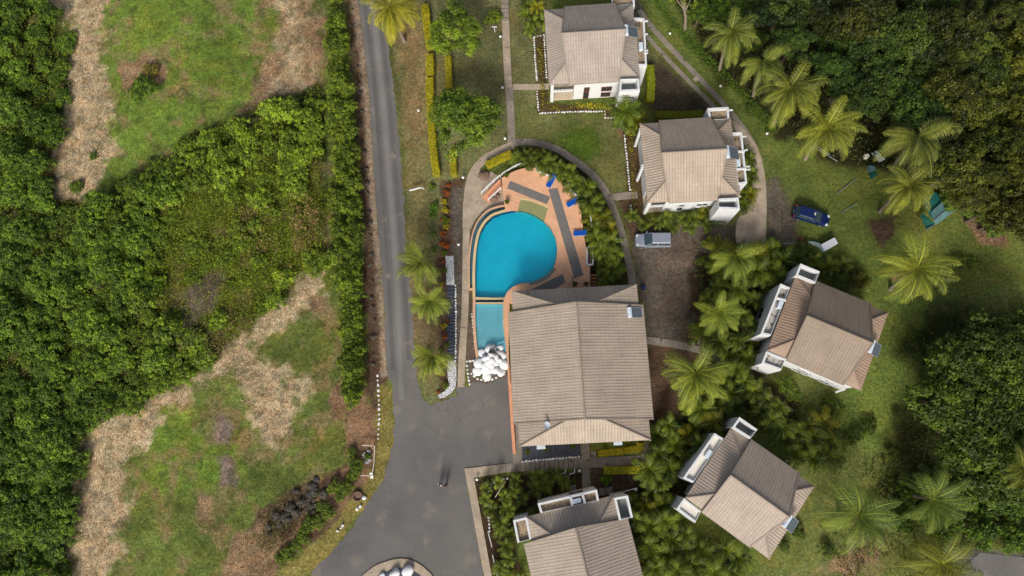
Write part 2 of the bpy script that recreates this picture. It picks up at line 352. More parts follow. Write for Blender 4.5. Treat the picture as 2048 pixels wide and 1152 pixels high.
layers = [  # polygon, colour, softness px, noise amplitude px, noise scale
 ([(140,-60),(660,-60),(665,215),(560,190),(420,250),(300,330),(190,405),(205,200)], G_bright, 14, 30, .25),
 ([(600,-60),(670,-60),(675,215),(640,230),(620,120)], G_green, 10, 14, .4),
 ([(520,-30),(640,-30),(660,190),(560,215),(480,250),(500,150),(545,90)], G_straw2, 22, 60, .25),
 ([(555,-30),(588,-30),(612,180),(580,215),(550,190),(568,110)], G_dry, 16, 44, .5),
 ([(70,-60),(250,-60),(205,35),(180,70),(150,45),(110,30)], G_dry, 5, 26, .4),
 ([(140,55),(205,50),(212,130),(220,250),(228,300),(205,375),(165,405),(100,418),(108,300),(125,200),(140,130)], G_dry, 12, 34, .6),
 ([(240,130),(290,105),(340,130),(335,160),(270,190),(240,180)], G_straw2, 6, 20, .5),
 ([(600,560),(700,560),(700,830),(690,960),(600,1000),(540,1060),(480,1160),(420,1300),(100,1300),(150,1100),(230,860),(400,750),(520,660)], G_green, 14, 40, .25),
 ([(330,800),(480,740),(500,860),(480,980),(330,1000),(250,980),(260,880)], G_bright, 14, 40, .25),
 (thick, G_dark, 8, 26, .4),
 ([(300,400),(470,300),(640,330),(660,540),(600,560),(520,640),(420,660),(330,560)], C(92, 104, 36), 30, 60, .3),
 ([(395,560),(440,525),(455,575),(420,640),(350,700),(330,690),(370,640)], G_greybr, 8, 26, .4),
 ([(600,560),(650,545),(640,600),(560,640),(500,700),(560,740),(640,760),(590,820),(600,880),(540,890),(490,830),(470,770),(400,790),(330,820),(300,880),(255,930),(260,1040),(240,1100),(205,1170),(190,1260),(120,1260),(150,1060),(150,960),(172,880),(190,845),(300,795),(430,740),(470,690),(540,625)], G_dry, 13, 40, .6),
 ([(380,760),(470,745),(490,800),(470,880),(400,900),(370,830)], G_green, 12, 40, .3),
 ([(590,700),(650,690),(690,740),(700,850),(660,860),(620,820),(620,760)], G_green, 8, 26, .4),
 ([(440,830),(475,850),(460,890),(430,880)], G_greybr, 8, 12, .5),
 ([(440,915),(470,920),(475,975),(445,970)], G_greybr, 7, 12, .5),
 ([(395,980),(430,990),(425,1060),(395,1050)], G_straw2, 9, 16, .5),
 ([(620,590),(655,595),(660,625),(630,620)], G_straw2, 7, 12, .5),
 ([(680,600),(715,600),(725,720),(735,860),(690,900),(670,800),(690,700)], G_red, 8, 30, .4),
 ([(690,-60),(722,-60),(740,200),(752,420),(766,600),(774,760),(765,900),(735,1000),(600,1100),(480,1200),(440,1160),(520,1020),(640,960),(720,900),(735,800),(728,560),(715,200)], G_mud, 6, 16, .5),
 ([(440,1160),(460,1080),(520,1050),(560,1070),(560,1170),(500,1200)], G_straw2, 8, 20, .5),
 ([(700,820),(735,800),(760,820),(752,880),(735,960),(700,1010),(640,1050),(560,1130),(540,1160),(600,1040),(690,930)], G_red, 8, 26, .5),
 ([(754,770),(788,780),(786,900),(768,955),(700,1062),(610,1156),(540,1200),(560,1150),(680,1030),(740,950),(756,880)], C(128, 118, 66), 4, 14, .5),
 ([(770,-60),(1095,-60),(1090,230),(1265,235),(1262,430),(1215,400),(1150,330),(1060,295),(1010,300),(945,350),(930,500),(915,800),(850,812),(835,760),(820,600),(800,300)], G_lawn, 5, 10, .5),
 ([(790,-60),(850,-60),(862,300),(850,500),(860,700),(835,740),(822,560),(808,300)], C(120, 110, 72), 10, 36, .4),
 ([(805,60),(835,60),(850,250),(820,300)], C(132, 112, 78), 12, 30, .4),
 ([(1030,190),(1095,240),(1265,245),(1258,400),(1200,385),(1120,305),(1035,280)], G_lawnr, 8, 26, .3),
 ([(1120,240),(1180,250),(1200,300),(1160,330),(1100,290)], C(74, 94, 30), 20, 40, .3),
 ([(1215,235),(1265,240),(1262,300),(1240,260)], G_red, 10, 20, .5),
 ([(880,360),(926,360),(928,500),(920,780),(880,795),(868,700),(875,520),(885,430)], G_mud, 4, 12, .5),
 ([(903,375),(926,375),(927,520),(918,770),(905,770),(905,560)], G_park, 4, 5, .8),
 ([(820,620),(880,560),(880,720),(840,740)], C(112, 96, 70), 12, 20, .4),
 ([(1285,20),(1310,60),(1560,330),(1540,300),(1500,500),(1560,560),(1800,620),(2100,560),(2100,1200),(1500,1200),(1600,900),(1480,780),(1460,600),(1290,240),(1280,100)], C(100, 108, 56), 8, 14, .4),
 ([(1290,100),(1400,190),(1440,230),(1310,240),(1290,200)], G_parkd, 12, 16, .4),
 ([(1700,560),(1850,600),(1830,800),(1800,900),(1700,900),(1600,870),(1740,760),(1790,640)], C(106, 122, 56), 18, 50, .3),
 ([(1540,330),(1600,420),(1590,480),(1540,500),(1525,420)], G_park, 14, 24, .4),
 ([(1735,440),(1790,430),(1790,470),(1765,490),(1745,465)], G_mud, 6, 10, .6),
 ([(1925,440),(2015,450),(2010,490),(1960,485)], G_red, 6, 10, .6),
 ([(1700,1060),(1760,1080),(1760,1130),(1640,1160),(1590,1160),(1680,1120)], G_straw2, 14, 26, .5),
 ([(1880,1090),(2100,1110),(2100,1200),(1900,1200)], C(98, 92, 86), 8, 14, .5),
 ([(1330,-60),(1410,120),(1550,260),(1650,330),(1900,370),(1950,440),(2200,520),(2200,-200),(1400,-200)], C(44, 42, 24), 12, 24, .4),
 ([(1260,455),(1470,452),(1535,490),(1530,505),(1440,520),(1400,600),(1395,690),(1330,686),(1294,675),(1272,570),(1266,510)], G_park, 8, 16, .5),
 ([(1330,470),(1400,480),(1370,640),(1320,630)], C(100, 88, 76), 16, 24, .5),
 ([(1240,400),(1275,395),(1290,470),(1262,480)], G_mud, 5, 10, .5),
 ([(1295,690),(1400,705),(1340,880),(1300,1000),(1180,1010),(1180,925),(1300,920)], G_mud, 6, 14, .5),
 ([(1380,520),(1560,500),(1640,560),(1530,640),(1540,760),(1600,800),(1580,880),(1480,840),(1420,900),(1370,1000),(1330,1152),(1240,1152),(1265,1000),(1320,900),(1350,860),(1420,760),(1390,690)], C(62, 52, 36), 10, 20, .4),
 ([(945,955),(1165,945),(1165,980),(1080,1010),(1020,1030),(1060,1200),(985,1200),(962,1060)], C(64, 50, 36), 5, 8, .5),
 ([(1070,70),(1092,70),(1096,205),(1240,225),(1228,240),(1208,224),(1072,228),(1074,168)], C(80, 66, 46), 3, 5, .5),
 ([(1244,250),(1285,250),(1290,440),(1262,430)], C(78, 64, 44), 4, 8, .5),
 ([(1010,290),(1130,300),(1190,360),(1235,460),(1262,570),(1180,570),(1170,400),(1080,320)], C(54, 54, 30), 4, 8, .5),
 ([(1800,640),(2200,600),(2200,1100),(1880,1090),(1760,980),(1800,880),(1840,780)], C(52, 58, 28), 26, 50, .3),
 ([(1270,-20),(1290,30),(1300,160),(1285,160),(1260,20)], G_concg if False else C(98, 92, 80), 5, 8, .5),
]
xs = np.concatenate([[-420, -300, -200, -140, -110], np.arange(-86, 76.01, .27), [95, 120, 200, 300, 420]])
ys = np.concatenate([[-420, -250, -120, -60, -35], np.arange(-20, 68.01, .27), [80, 100, 180, 300, 420]])
gx, gy = np.meshgrid(xs, ys); shp = gx.shape; gx = gx.ravel(); gy = gy.ravel()
gp = np.stack([gx, gy, np.zeros_like(gx)], 1)
den = (gp-np.array([0, 0, CH]))@RM
pxx, pyy = PX(gp); pxx = np.clip(pxx, -600, 2700); pyy = np.clip(pyy, -600, 1800)
colr = np.tile(np.array(G_green[:3]), (len(gx), 1)); straw = np.zeros(len(gx))
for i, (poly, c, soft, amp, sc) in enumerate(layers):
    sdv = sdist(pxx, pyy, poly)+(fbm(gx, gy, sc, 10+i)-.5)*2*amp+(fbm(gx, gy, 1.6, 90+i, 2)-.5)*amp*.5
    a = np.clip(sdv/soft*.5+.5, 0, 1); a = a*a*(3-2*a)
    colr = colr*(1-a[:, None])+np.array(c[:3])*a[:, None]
    isdry = c in (G_dry, G_straw2)
    straw = straw*(1-a)+(a if isdry else 0)
# road shoulder: pale gravel, dark ditch beyond it
roadL = [(712,-60),(716,0),(724,60),(735,150),(742,250),(748,350),(757,470),(765,560),(768,600),(772,700),(774,745)]
dl = dist_line(pxx, pyy, [(x-7, y) for x, y in roadL]); a = np.clip(1.5-dl/7-(fbm(gx, gy, 1.2, 5)-.5)*1.2, 0, 1)*.9
colr = colr*(1-a[:, None])+np.array(C(150, 132, 112)[:3])*a[:, None]
dl = dist_line(pxx, pyy, [(x-22, y) for x, y in roadL]); a = np.clip(1.3-dl/9-(fbm(gx, gy, .9, 6)-.5)*2.4, 0, 1)*.8
colr = colr*(1-a[:, None])+np.array(C(88, 70, 56)[:3])*a[:, None]
dl = dist_line(pxx, pyy, [(796,-20),(815,100),(838,290),(838,400),(830,500)]); dl = dist_line(pxx, pyy, [(775,80),(795,180),(803,280),(810,400),(815,500)])
a = np.clip(1.2-dl/7-(fbm(gx, gy, .8, 8)-.5)*2, 0, 1)*.6
colr = colr*(1-a[:, None])+np.array(C(70, 74, 36)[:3])*a[:, None]
# broad patchiness in the grass
pat = fbm(gx, gy, .18, 50); pat2 = fbm(gx, gy, .6, 60)
gm = (colr[:, 1] > colr[:, 0]*.92)
fac = 1+(pat-.5)*.7+(pat2-.5)*.6
colr *= np.where(gm, fac, 1+(pat2-.5)*.9)[:, None]
br_ = np.clip((fbm(gx, gy, .45, 81, 5)-.54)*7, 0, 1)*np.clip((720-pxx)/60, 0, 1)*gm*.75
colr = colr*(1-br_[:, None])+np.array(C(128, 112, 80)[:3])*br_[:, None]
dk_ = np.clip((fbm(gx, gy, .7, 85, 5)-.56)*7, 0, 1)*np.clip((720-pxx)/60, 0, 1)*.5
colr = colr*(1-dk_[:, None])+np.array(C(62, 72, 34)[:3])*dk_[:, None]
yel = np.clip((fbm(gx, gy, .3, 70)-.5)*3, 0, 1)*gm; colr[:, 0] *= 1+yel*.30; colr[:, 1] *= 1+yel*.06
wild = np.clip((700-pxx)/60, 0, 1)*np.clip((sdist(pxx, pyy, [(-400,-400),(690,-400),(690,900),(480,1500),(-400,1500)])+20)/40, 0, 1)
gz = wild*(fbm(gx, gy, .12, 30, 3)*.5+fbm(gx, gy, .9, 31, 3)*.28)-wild*.1
gz = gz-(1-wild)*.0
nyy, nxx = shp; idx = np.arange(nyy*nxx).reshape(shp)
q = np.stack([idx[:-1, :-1], idx[:-1, 1:], idx[1:, 1:], idx[1:, :-1]], -1).reshape(-1, 4)
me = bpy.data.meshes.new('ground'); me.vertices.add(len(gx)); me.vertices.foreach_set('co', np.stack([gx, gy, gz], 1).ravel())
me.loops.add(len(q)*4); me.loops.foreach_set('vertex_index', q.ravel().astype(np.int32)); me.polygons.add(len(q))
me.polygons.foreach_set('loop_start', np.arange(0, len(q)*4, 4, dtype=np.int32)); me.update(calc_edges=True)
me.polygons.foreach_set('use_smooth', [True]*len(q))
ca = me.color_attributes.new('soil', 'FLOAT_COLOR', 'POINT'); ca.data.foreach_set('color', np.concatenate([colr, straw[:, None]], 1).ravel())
M_ground, t, b = mat('ground', rough=.95, spec=.1)
vc = N(t, 'ShaderNodeVertexColor', layer_name='soil')
n1 = noise(t, 2.2, 5, .7); n2 = noise(t, 5, 4, .75); n3 = noise(t, .8, 4, .6)
r1 = ramp(t, n1.outputs[0], [(.3, (.48,)*3), (.5, (.95,)*3), (.7, (1.5,)*3)])
r2 = ramp(t, n2.outputs[0], [(.35, (.55,)*3), (.65, (1.45,)*3)])
r3 = ramp(t, n3.outputs[0], [(.3, (1.12, 1.0, .9)), (.7, (.9, 1.0, 1.05))])
c = mix(t, vc.outputs[0], r1.outputs[0], .8, 'MULTIPLY'); c = mix(t, c, r2.outputs[0], .9, 'MULTIPLY'); c = mix(t, c, r3.outputs[0], 1, 'MULTIPLY')
# straw: stretched fibre noise where alpha says dry
wv = N(t, 'ShaderNodeTexWave', Scale=1.6, Distortion=14, Detail=4); wv.inputs['Detail Scale'].default_value = 1.6
tcn = t.nodes['tc']; t.links.new(tcn.outputs['Object'], wv.inputs['Vector'])
rw = ramp(t, wv.outputs[0], [(.1, (.62, .58, .55)), (.8, (1.3, 1.27, 1.22))])
cs = mix(t, c, rw.outputs[0], 1, 'MULTIPLY'); c = mix(t, c, cs, vc.outputs[1])
t.links.new(c, b.inputs['Base Color'])
hs = math_(t, 'ADD', math_(t, 'MULTIPLY', n1.outputs[0], 1.0), math_(t, 'MULTIPLY', n2.outputs[0], .6)); bump(t, b, hs, .7, .18)
me.materials.append(M_ground); go = bpy.data.objects.new('ground', me); COL.objects.link(go); tag(go, kind='structure')
def ground_z(x, y): return 0.0
# ------------------------------------------------------------------ roads and paths (structure)
def sheet(name, polys, m, z0, z1, kind='structure'):
    mb = MB()
    for p in polys: mb.prism(p, z0, z1)
    o = mb.build(name, m); tag(o, kind=kind); return o
road = roadL[0:]+[(784,768),(788,840),(786,890),(770,950),(740,1000),(700,1060),(660,1110),(610,1154),(560,1230),(985,1230),(963,1125),(929,937),(1030,926),(1050,905),(1044,740),(960,740),(938,776),(915,770),(912,792),(890,800),(862,812),(848,800),(835,760),(829,700),(823,600),(812,500),(808,400),(800,300),(790,200),(778,100),(768,20),(762,-60)]
def crumble(poly, step=.45, amp=.14, seed=3):
    r = random.Random(seed); out = []
    for i in range(len(poly)):
        a_, b_ = poly[i-1], poly[i]; L = math.hypot(b_[0]-a_[0], b_[1]-a_[1]); n = max(1, int(L/step))
        for k in range(n): f = k/n; out.append((a_[0]+(b_[0]-a_[0])*f+r.uniform(-amp, amp), a_[1]+(b_[1]-a_[1])*f+r.uniform(-amp, amp)))
    return out
sheet('road', [crumble(wl(road))], M_asph, -.02, .016)
def band(pts, w0, col, base=(104, 102, 99), n=5, z=.020):
    for k in range(n):
        f = (k+1)/n; c_ = tuple(base[i]+(col[i]-base[i])*f for i in range(3))
        m_ = mottled('asphalt_band', C(*c_), .17, .14, .92, 11, spots=(C(126, 118, 106), .55, .62), bmp=.6)
        sheet('road_wear', [strip_poly(smooth_line(wl(pts)), w0*(1-k/n*.75))], m_, 0, z+k*.002)
band([(741,-30),(753,80),(766,200),(776,330),(786,450),(795,580),(799,690),(803,800)], 1.0, (120, 117, 114))
band([(724,-30),(736,60),(750,180),(761,330),(771,470),(779,600),(786,740)], .7, (92, 90, 88), z=.022)
band([(756,-30),(764,60),(779,200),(790,330),(802,480),(811,600),(818,720)], .8, (93, 91, 89), z=.024)
def path(name, px, wpx, m=M_conc, z=.06):
    ln = smooth_line(wl(px)); return sheet(name, [strip_poly(ln, wpx/pxm(*px[0]))], m, -.02, z)
path('footpath', [(1011,40),(1014,120),(1018,185)], 14.5)
path('footpath', [(1018,175),(1022,230),(1023,292)], 14.5, M_concg, .064)
path('footpath', [(1026,174),(1060,174),(1098,173)], 12.5, M_conc, .056)
path('footpath', [(1026,290),(1000,301),(968,320),(947,345),(937,380),(934,440)], 15.5, M_conc, .068)
path('footpath', [(933,430),(932,520),(930,620),(925,700),(922,774)], 13.5, M_conc, .072)
path('footpath', [(1020,287),(1060,284),(1110,297),(1150,322),(1185,350),(1212,385),(1229,425),(1243,465),(1253,505),(1262,545),(1266,580)], 14, M_concg, .052)
path('footpath', [(1218,397),(1240,393),(1275,390)], 15, M_concg, .048)
path('footpath', [(1290,680),(1345,688),(1400,700),(1428,714),(1445,728)], 15, M_concg, .06)
path('footpath', [(1540,790),(1560,805),(1585,822)], 6, M_conc, .04)
sheet('plaza_paving', [wl([(945,345),(931,372),(926,410),(925,455),(941,458),(950,441),(966,424),(1012,408),(1010,360),(985,345),(962,340)])], M_conc, -.02, .076)
south = [(1010,928),(1026,926),(1026,907),(1044,907),(1044,923),(1162,917),(1163,885),(1180,885),(1180,915),(1283,911),(1287,880),(1301,880),(1301,920),(1297,928),(1179,936),(1182,978),(1165,980),(1163,936),(1044,943),(1010,945)]
sheet('garden_walkway', [wl(south)], M_concg, -.02, .08)
sheet('kerb_walkway', [wl([(929,937),(1010,928),(1010,945),(948,955),(985,1160),(1000,1230),(985,1230),(963,1125)])], M_conc, -.02, .10)
jo = MB()
for i in range(12):
    x = 1050+i*9.6
    a_, b_ = W(x, 924-(x-1044)*.055, .084), W(x+1, 942-(x-1044)*.052, .084)
    jo.bar(a_, b_, .07, .02)
tag(jo.build('walkway_joints', M_dark), kind='structure')
jo = MB()
for (a_, b_) in [((926,455),(941,458)),((945,346),(958,355)),((925,500),(938,500)),((924,540),(937,540)),((923,580),(936,580)),((921,618),(934,618)),((919,655),(931,655)),((1009,95),(1020,94)),((1014,150),(1026,149)),((1016,200),(1028,199)),((1016,245),(1029,244)),((1150,330),(1160,318)),((1196,372),(1208,362)),((1222,430),(1235,426)),((1238,478),(1250,474)),((1251,530),(1265,528)),((1345,696),(1348,681)),((1372,702),(1377,687)),((1320,692),(1322,677))]:
    jo.bar(W(*a_, .078), W(*b_, .078), .035, .02)
tag(jo.build('footpath_joints', M_dark), kind='structure')
isl = smooth_line(wl([(718,1165),(745,1135),(775,1122),(800,1117),(825,1121),(850,1136),(872,1165),(870,1220),(800,1250),(725,1220)]), True)
sheet('island_kerb', [isl], M_conc, -.02, .14)
sheet('island_bed', [smooth_line(wl([(750,1160),(775,1142),(805,1135),(835,1146),(852,1168),(850,1215),(800,1238),(745,1215)]), True)], M_slate, 0, .17)
path('driveway_track', [(1278,20),(1300,50),(1345,100),(1400,158),(1450,212),(1490,262),(1512,300)], 10.5, M_concg, .05)
path('driveway_track', [(1290,68),(1330,113),(1380,165),(1430,217),(1465,262)], 8.5, M_concg, .046)
sheet('driveway', [smooth_line(wl([(1462,240),(1490,262),(1515,298),(1528,340),(1533,400),(1532,450),(1528,492),(1500,496),(1474,490),(1474,440),(1500,410),(1504,360),(1498,320),(1480,280)]), True, 3)], M_conc, -.02, .062)
sheet('access_road', [wl([(1960,1105),(2100,1120),(2100,1200),(1940,1200),(1920,1140)])], M_asph, -.02, .03)
sheet('drain_cover', [wl([(1385,157),(1394,153),(1399,160),(1390,164)])], M_conc, 0, .075)
# ------------------------------------------------------------------ houses
RIB = .34
def ribbed(mb, poly, u_dir, off=0.0):
    """corrugated sheet over a planar convex polygon; ribs run up the slope"""
    poly = [Vector(p) for p in poly]; o = poly[0]; u = Vector(u_dir).normalized()
    nrm = (poly[1]-poly[0]).cross(poly[2]-poly[0]).normalized()
    if nrm.z < 0: nrm = -nrm
    v = nrm.cross(u).normalized()
    if v.z < 0: v = -v
    q = [((p-o).dot(u), (p-o).dot(v)) for p in poly]
    u0, u1 = min(a for a, _ in q), max(a for a, _ in q); st = RIB/6; n = int(math.ceil((u1-u0)/st))
    def span(x):
        ys_ = []
        for i in range(len(q)):
            a, b_ = q[i], q[i-1]
            if (a[0] <= x <= b_[0] or b_[0] <= x <= a[0]) and abs(a[0]-b_[0]) > 1e-6:
                ys_.append(a[1]+(b_[1]-a[1])*(x-a[0])/(b_[0]-a[0]))
            elif abs(a[0]-b_[0]) <= 1e-6 and abs(a[0]-x) < 1e-5: ys_ += [a[1], b_[1]]
        return (min(ys_), max(ys_)) if ys_ else None
    prev = None
    for i in range(n+1):
        x = min(u1-1e-5, max(u0+1e-5, u0+i*st)); s = span(x)
        if s is None: continue
        h = .032*max(0, math.cos(2*math.pi*((x/RIB) % 1)))**2+off
        cur = (o+u*x+v*s[0]+nrm*h, o+u*x+v*s[1]+nrm*h, x, s)
        if prev and (prev[3][1]-prev[3][0] > .002 or s[1]-s[0] > .002):
            p = prev
            f = [p[0], cur[0], cur[1], p[1]]; uvs = [(p[2], p[3][0]), (cur[2], s[0]), (cur[2], s[1]), (p[2], p[3][1])]
            if (f[1]-f[0]).cross(f[3]-f[0]).z+(f[2]-f[1]).cross(f[0]-f[1]).z*-1 < 0 and (f[2]-f[0]).cross(f[3]-f[1]).z < 0: f = f[::-1]; uvs = uvs[::-1]
            mb.face(f, uvs)
        prev = cur
class House:
    def __init__(s, corners, he, name, label, pitch=25):
        c = [W(x, y, he) for x, y in corners]; s.he = he
        cen = sum(c, Vector())/4; ux = ((c[1]-c[0])+(c[2]-c[3])).normalized(); s.ux = ux; s.uy = Vector((-ux.y, ux.x, 0))
        s.a = ((c[1]-c[0]).length+(c[2]-c[3]).length)/4; s.b = ((c[3]-c[0]).length+(c[2]-c[1]).length)/4
        s.cen = Vector((cen.x, cen.y, 0)); s.ang = math.atan2(ux.y, ux.x); s.tp = math.tan(R_(pitch)); s.hr = he+s.b*s.tp
        s.root = empty(name, s.cen, s.ang, label, 'house'); s.tint = (1, 1, 1, 1); s.up = (1, 1, 1, 1)
    def G(s, x, y, z): return s.cen+s.ux*x+s.uy*y+Vector((0, 0, z))
    def loc(s, px, py, h):
        p = W(px, py, h)-s.cen; return p.dot(s.ux), p.dot(s.uy)
    def on_wall(s, px, py, y=None, x=None):
        """where the sight line of a traced window meets the wall plane"""
        best = None
        for k in range(0, 66):
            z = k*.1; l = s.loc(px, py, z); d = abs(l[1]-y) if y is not None else abs(l[0]-x)
            if best is None or d < best[0]: best = (d, l[0] if y is not None else l[1], z)
        return best[1], best[2]
    def P(s, mb, name, m, parent=None, **k):
        """build a part whose mesh is in house coordinates"""
        o = mb.build(name, m, None, **k); o.parent = parent or s.root; o.color = s.tint; return o
    def roof(s, xr1, xr2, xs1, xs2, xn1, xn2, m, upper=True, over=.25, runs=(1, 1)):
        a, b, he, hr = s.a, s.b, s.he, s.hr; mb = MB()
        A, B, Cc, D = (-a, b, he), (a, b, he), (a, -b, he), (-a, -b, he); E1, E2 = (-a+b*runs[0], 0, hr), (a-b*runs[1], 0, hr)
        ribbed(mb, [D, Cc, E2, E1], (1, 0, 0)); ribbed(mb, [B, A, E1, E2], (1, 0, 0)); ribbed(mb, [A, D, E1], (0, 1, 0)); ribbed(mb, [Cc, B, E2], (0, 1, 0))
        for p, q_ in ((A, B), (B, Cc), (Cc, D), (D, A)):
            mb.face([p, q_, (q_[0], q_[1], he-.16), (p[0], p[1], he-.16)][::-1])
        mb.face([(p[0], p[1], he-.17) for p in (A, B, Cc, D)])
        rf = s.P(mb, 'roof', m)
        for p, q_ in ((A, E1), (D, E1), (B, E2), (Cc, E2)): cp = MB(); cp.tube([Vector(p)+Vector((0, 0, .04)), Vector(q_)+Vector((0, 0, .04))], .10, 6); s.P(cp, 'hip_cap', m, rf)
        if upper:
            z = lambda y, o=.24: hr+o-abs(y)*s.tp
            ub = MB(); ys_, yn = -(b+over), b+over
            S = [(xs1, ys_, z(ys_)), (xs2, ys_, z(ys_)), (xr2, 0, z(0)), (xr1, 0, z(0))]; Nn = [(xn2, yn, z(yn)), (xn1, yn, z(yn)), (xr1, 0, z(0)), (xr2, 0, z(0))]
            ribbed(ub, S, (1, 0, 0)); ribbed(ub, Nn, (1, 0, 0))
            for Q in (S, Nn):
                lo = [(p[0], p[1], p[2]-.16) for p in Q]; ub.face(lo[::-1])
                for i in range(4): ub.face([Q[i], Q[(i+1) % 4], lo[(i+1) % 4], lo[i]])
            uo = s.P(ub, 'upper_roof', m)
            c2 = MB(); c2.tube([Vector(S[3])+Vector((0, 0, .05)), Vector(S[2])+Vector((0, 0, .05))], .11, 6)
            for p, q_ in ((S[0], S[3]), (S[1], S[2]), (Nn[1], Nn[2]), (Nn[0], Nn[3])): c2.bar(Vector(p)+Vector((0, 0, .03)), Vector(q_)+Vector((0, 0, .03)), .16, .08)
            s.P(c2, 'ridge_cap', m, uo); uo.color = tuple(a_*b_ for a_, b_ in zip(s.tint, s.up)); uo.children[0].color = uo.color
    def body(s, inset=.65, wall=M_white, recess=None, m2=None):
        a, b = s.a-inset, s.b-inset; zt = s.he-.1
        mb = MB()
        if recess:  # open veranda in the corner (x0..x1, depth)
            x1, dep = recess
            mb.prism([(-a+0*x1, b), (-a, -b+dep), (x1, -b+dep), (x1, -b), (a, -b), (a, b)], 0, zt)
        else: mb.prism([(-a, -b), (a, -b), (a, b), (-a, b)], 0, zt)
        wl_ = s.P(mb, 'wall', wall); s.wall = wl_
        if recess:
            v = MB(); v.prism([(-a, -b), (x1-.003, -b), (x1-.003, -b+dep-.003), (-a, -b+dep-.003)], 0, .25)
            s.P(v, 'veranda_floor', M_cream); v = MB(); v.prism([(-a, -b), (x1-.003, -b), (x1-.003, -b+dep-.003), (-a, -b+dep-.003)], 2.62, 2.74, bottom=True)
            s.P(v, 'veranda_floor', M_cream)
            p = MB()
            p.box((-a+.02, -b-.02, zt/2), (.42, .42, zt)); p.box(((x1-a)/2, -b-.03, 2.66), (x1+a-.3, .28, .34)); p.box(((x1-a)/2, -b-.03, zt-.2), (x1+a-.3, .2, .3))
            s.P(p, 'veranda_frame', M_white)
            rl = MB()
            for z in (3.05, 3.3, 3.55): rl.bar((-a+.2, -b-.02, z), (x1-.1, -b-.02, z), .05)
            for k in range(7): xx = -a+.3+(x1+a-.5)*k/6; rl.bar((xx, -b-.02, 2.8), (xx, -b-.02, 3.6), .05)
            s.P(rl, 'railing', M_dark)
            dr = MB(); dr.box(((x1-a)/2, -b+dep-.02, 1.3), (1.6, .05, 2.1)); dr.box(((x1-a)/2, -b+dep-.02, 3.85), (1.6, .05, 2.1)); s.P(dr, 'sliding_door', M_glass)
    def window(s, px, py, wd, ht, y=None, x=None, frame=M_white, z=None, bars=1):
        u, zz = s.on_wall(px, py, y, x); zz = z if z is not None else zz
        zz = max(ht/2+.2, min(s.he-.3-ht/2, zz))
        sg = -1 if (y if y is not None else x) < 0 else 1
        mb = MB(); g = MB(); f = .07
        def bx(m_, du, dz, w_, h_, dep, prj):
            c_ = (u+du, y+sg*prj, zz+dz) if y is not None else (x+sg*prj, u+du, zz+dz)
            m_.box(c_, (w_, dep, h_) if y is not None else (dep, w_, h_))
        bx(mb, 0, ht/2+f/2, wd+2*f, f, .10, .03); bx(mb, 0, -ht/2-f/2, wd+2*f, f, .14, .04)
        bx(mb, wd/2+f/2, 0, f, ht, .10, .03); bx(mb, -wd/2-f/2, 0, f, ht, .10, .03)
        for k in range(bars): bx(mb, -wd/2+wd*(k+1)/(bars+1), 0, .05, ht, .08, .03)
        bx(g, 0, 0, wd, ht, .04, .012)
        wn = s.P(g, 'window', M_glass); fo = s.P(mb, 'frame', frame, wn)
        return wn
    def terrace(s, pts, ztop, zfloor, mfloor, t=.24, zb=0, wall=M_white, name='parapet_wall'):
        """walled terrace, traced at its coping height"""
        q = [s.loc(x, y, ztop) for x, y in pts]
        ar = sum(q[i][0]*q[(i+1) % 4][1]-q[(i+1) % 4][0]*q[i][1] for i in range(4))
        if ar < 0: q = q[::-1]
        n = len(q); inn = []
        mids = [(Vector(q[i])+Vector(q[(i+1) % n])).length for i in range(n)]; near = mids.index(min(mids))
        for i in range(n):
            p0, p1, p2 = Vector(q[i-1]), Vector(q[i]), Vector(q[(i+1) % n])
            d1 = (p1-p0).normalized(); d2 = (p2-p1).normalized(); n1 = Vector((-d1.y, d1.x)); n2 = Vector((-d2.y, d2.x))
            t1 = .04 if (i-1) % n == near else t; t2 = .04 if i == near else t; cr_ = max(.3, abs(d1.cross(d2)))
            inn.append(tuple(p1+d2*(t1/cr_)-d1*(t2/cr_)))
        mb = MB()
        for i in range(n):
            a_, b_ = q[i], q[(i+1) % n]; c_, d_ = inn[(i+1) % n], inn[i]
            mb.face([(*a_, zb), (*b_, zb), (*b_, ztop), (*a_, ztop)])
            mb.face([(*a_, ztop), (*b_, ztop), (*c_, ztop), (*d_, ztop)])
            mb.face([(*c_, zfloor), (*d_, zfloor), (*d_, ztop), (*c_, ztop)])
        if zb > .1: mb.face([(*p, zb) for p in q][::-1])
        wo = s.P(mb, name, wall)
        fb = MB(); fb.face([(*p, zfloor) for p in inn], [p for p in inn]); fl = s.P(fb, 'flat_roof', mfloor)
        return q, wo
    def ac(s, px, py, z, wd=1.0, dp=.45, ht=.6, rot=0):
        x, y = s.loc(px, py, z); mb = MB(); mb.box((x, y, z-ht/2), (wd, dp, ht), rot); o = s.P(mb, 'air_conditioner', M_tank, bevel=.03)
    def heater(s, px, py, z, ang, plen=1.4, pw=1.35):
        """storage tank + collector lying on the slope below it"""
        x, y = s.loc(px, py, z); m3 = Matrix.Rotation(ang, 3, 'Z')
        def T(v): v = m3@Vector(v); return Vector((x, y, z))+v
        tk = MB(); tk.tube([T((0, -pw/2, .15)), T((0, -pw/2+.05, .15)), T((0, pw/2-.05, .15)), T((0, pw/2, .15))], [.2, .28, .28, .2], 14)
        to = s.P(tk, 'solar_water_heater', M_tank, smooth=False)
        sl = -s.tp
        pn = MB(); p = [T((.25, -pw/2, .02)), T((.25+plen, -pw/2, .02+sl*plen)), T((.25+plen, pw/2, .02+sl*plen)), T((.25, pw/2, .02))]
        pn.face(p); pn.face([v-Vector((0, 0, .12)) for v in p][::-1])
        for i in range(4): pn.face([p[i-1], p[i], p[i]-Vector((0, 0, .12)), p[i-1]-Vector((0, 0, .12))])
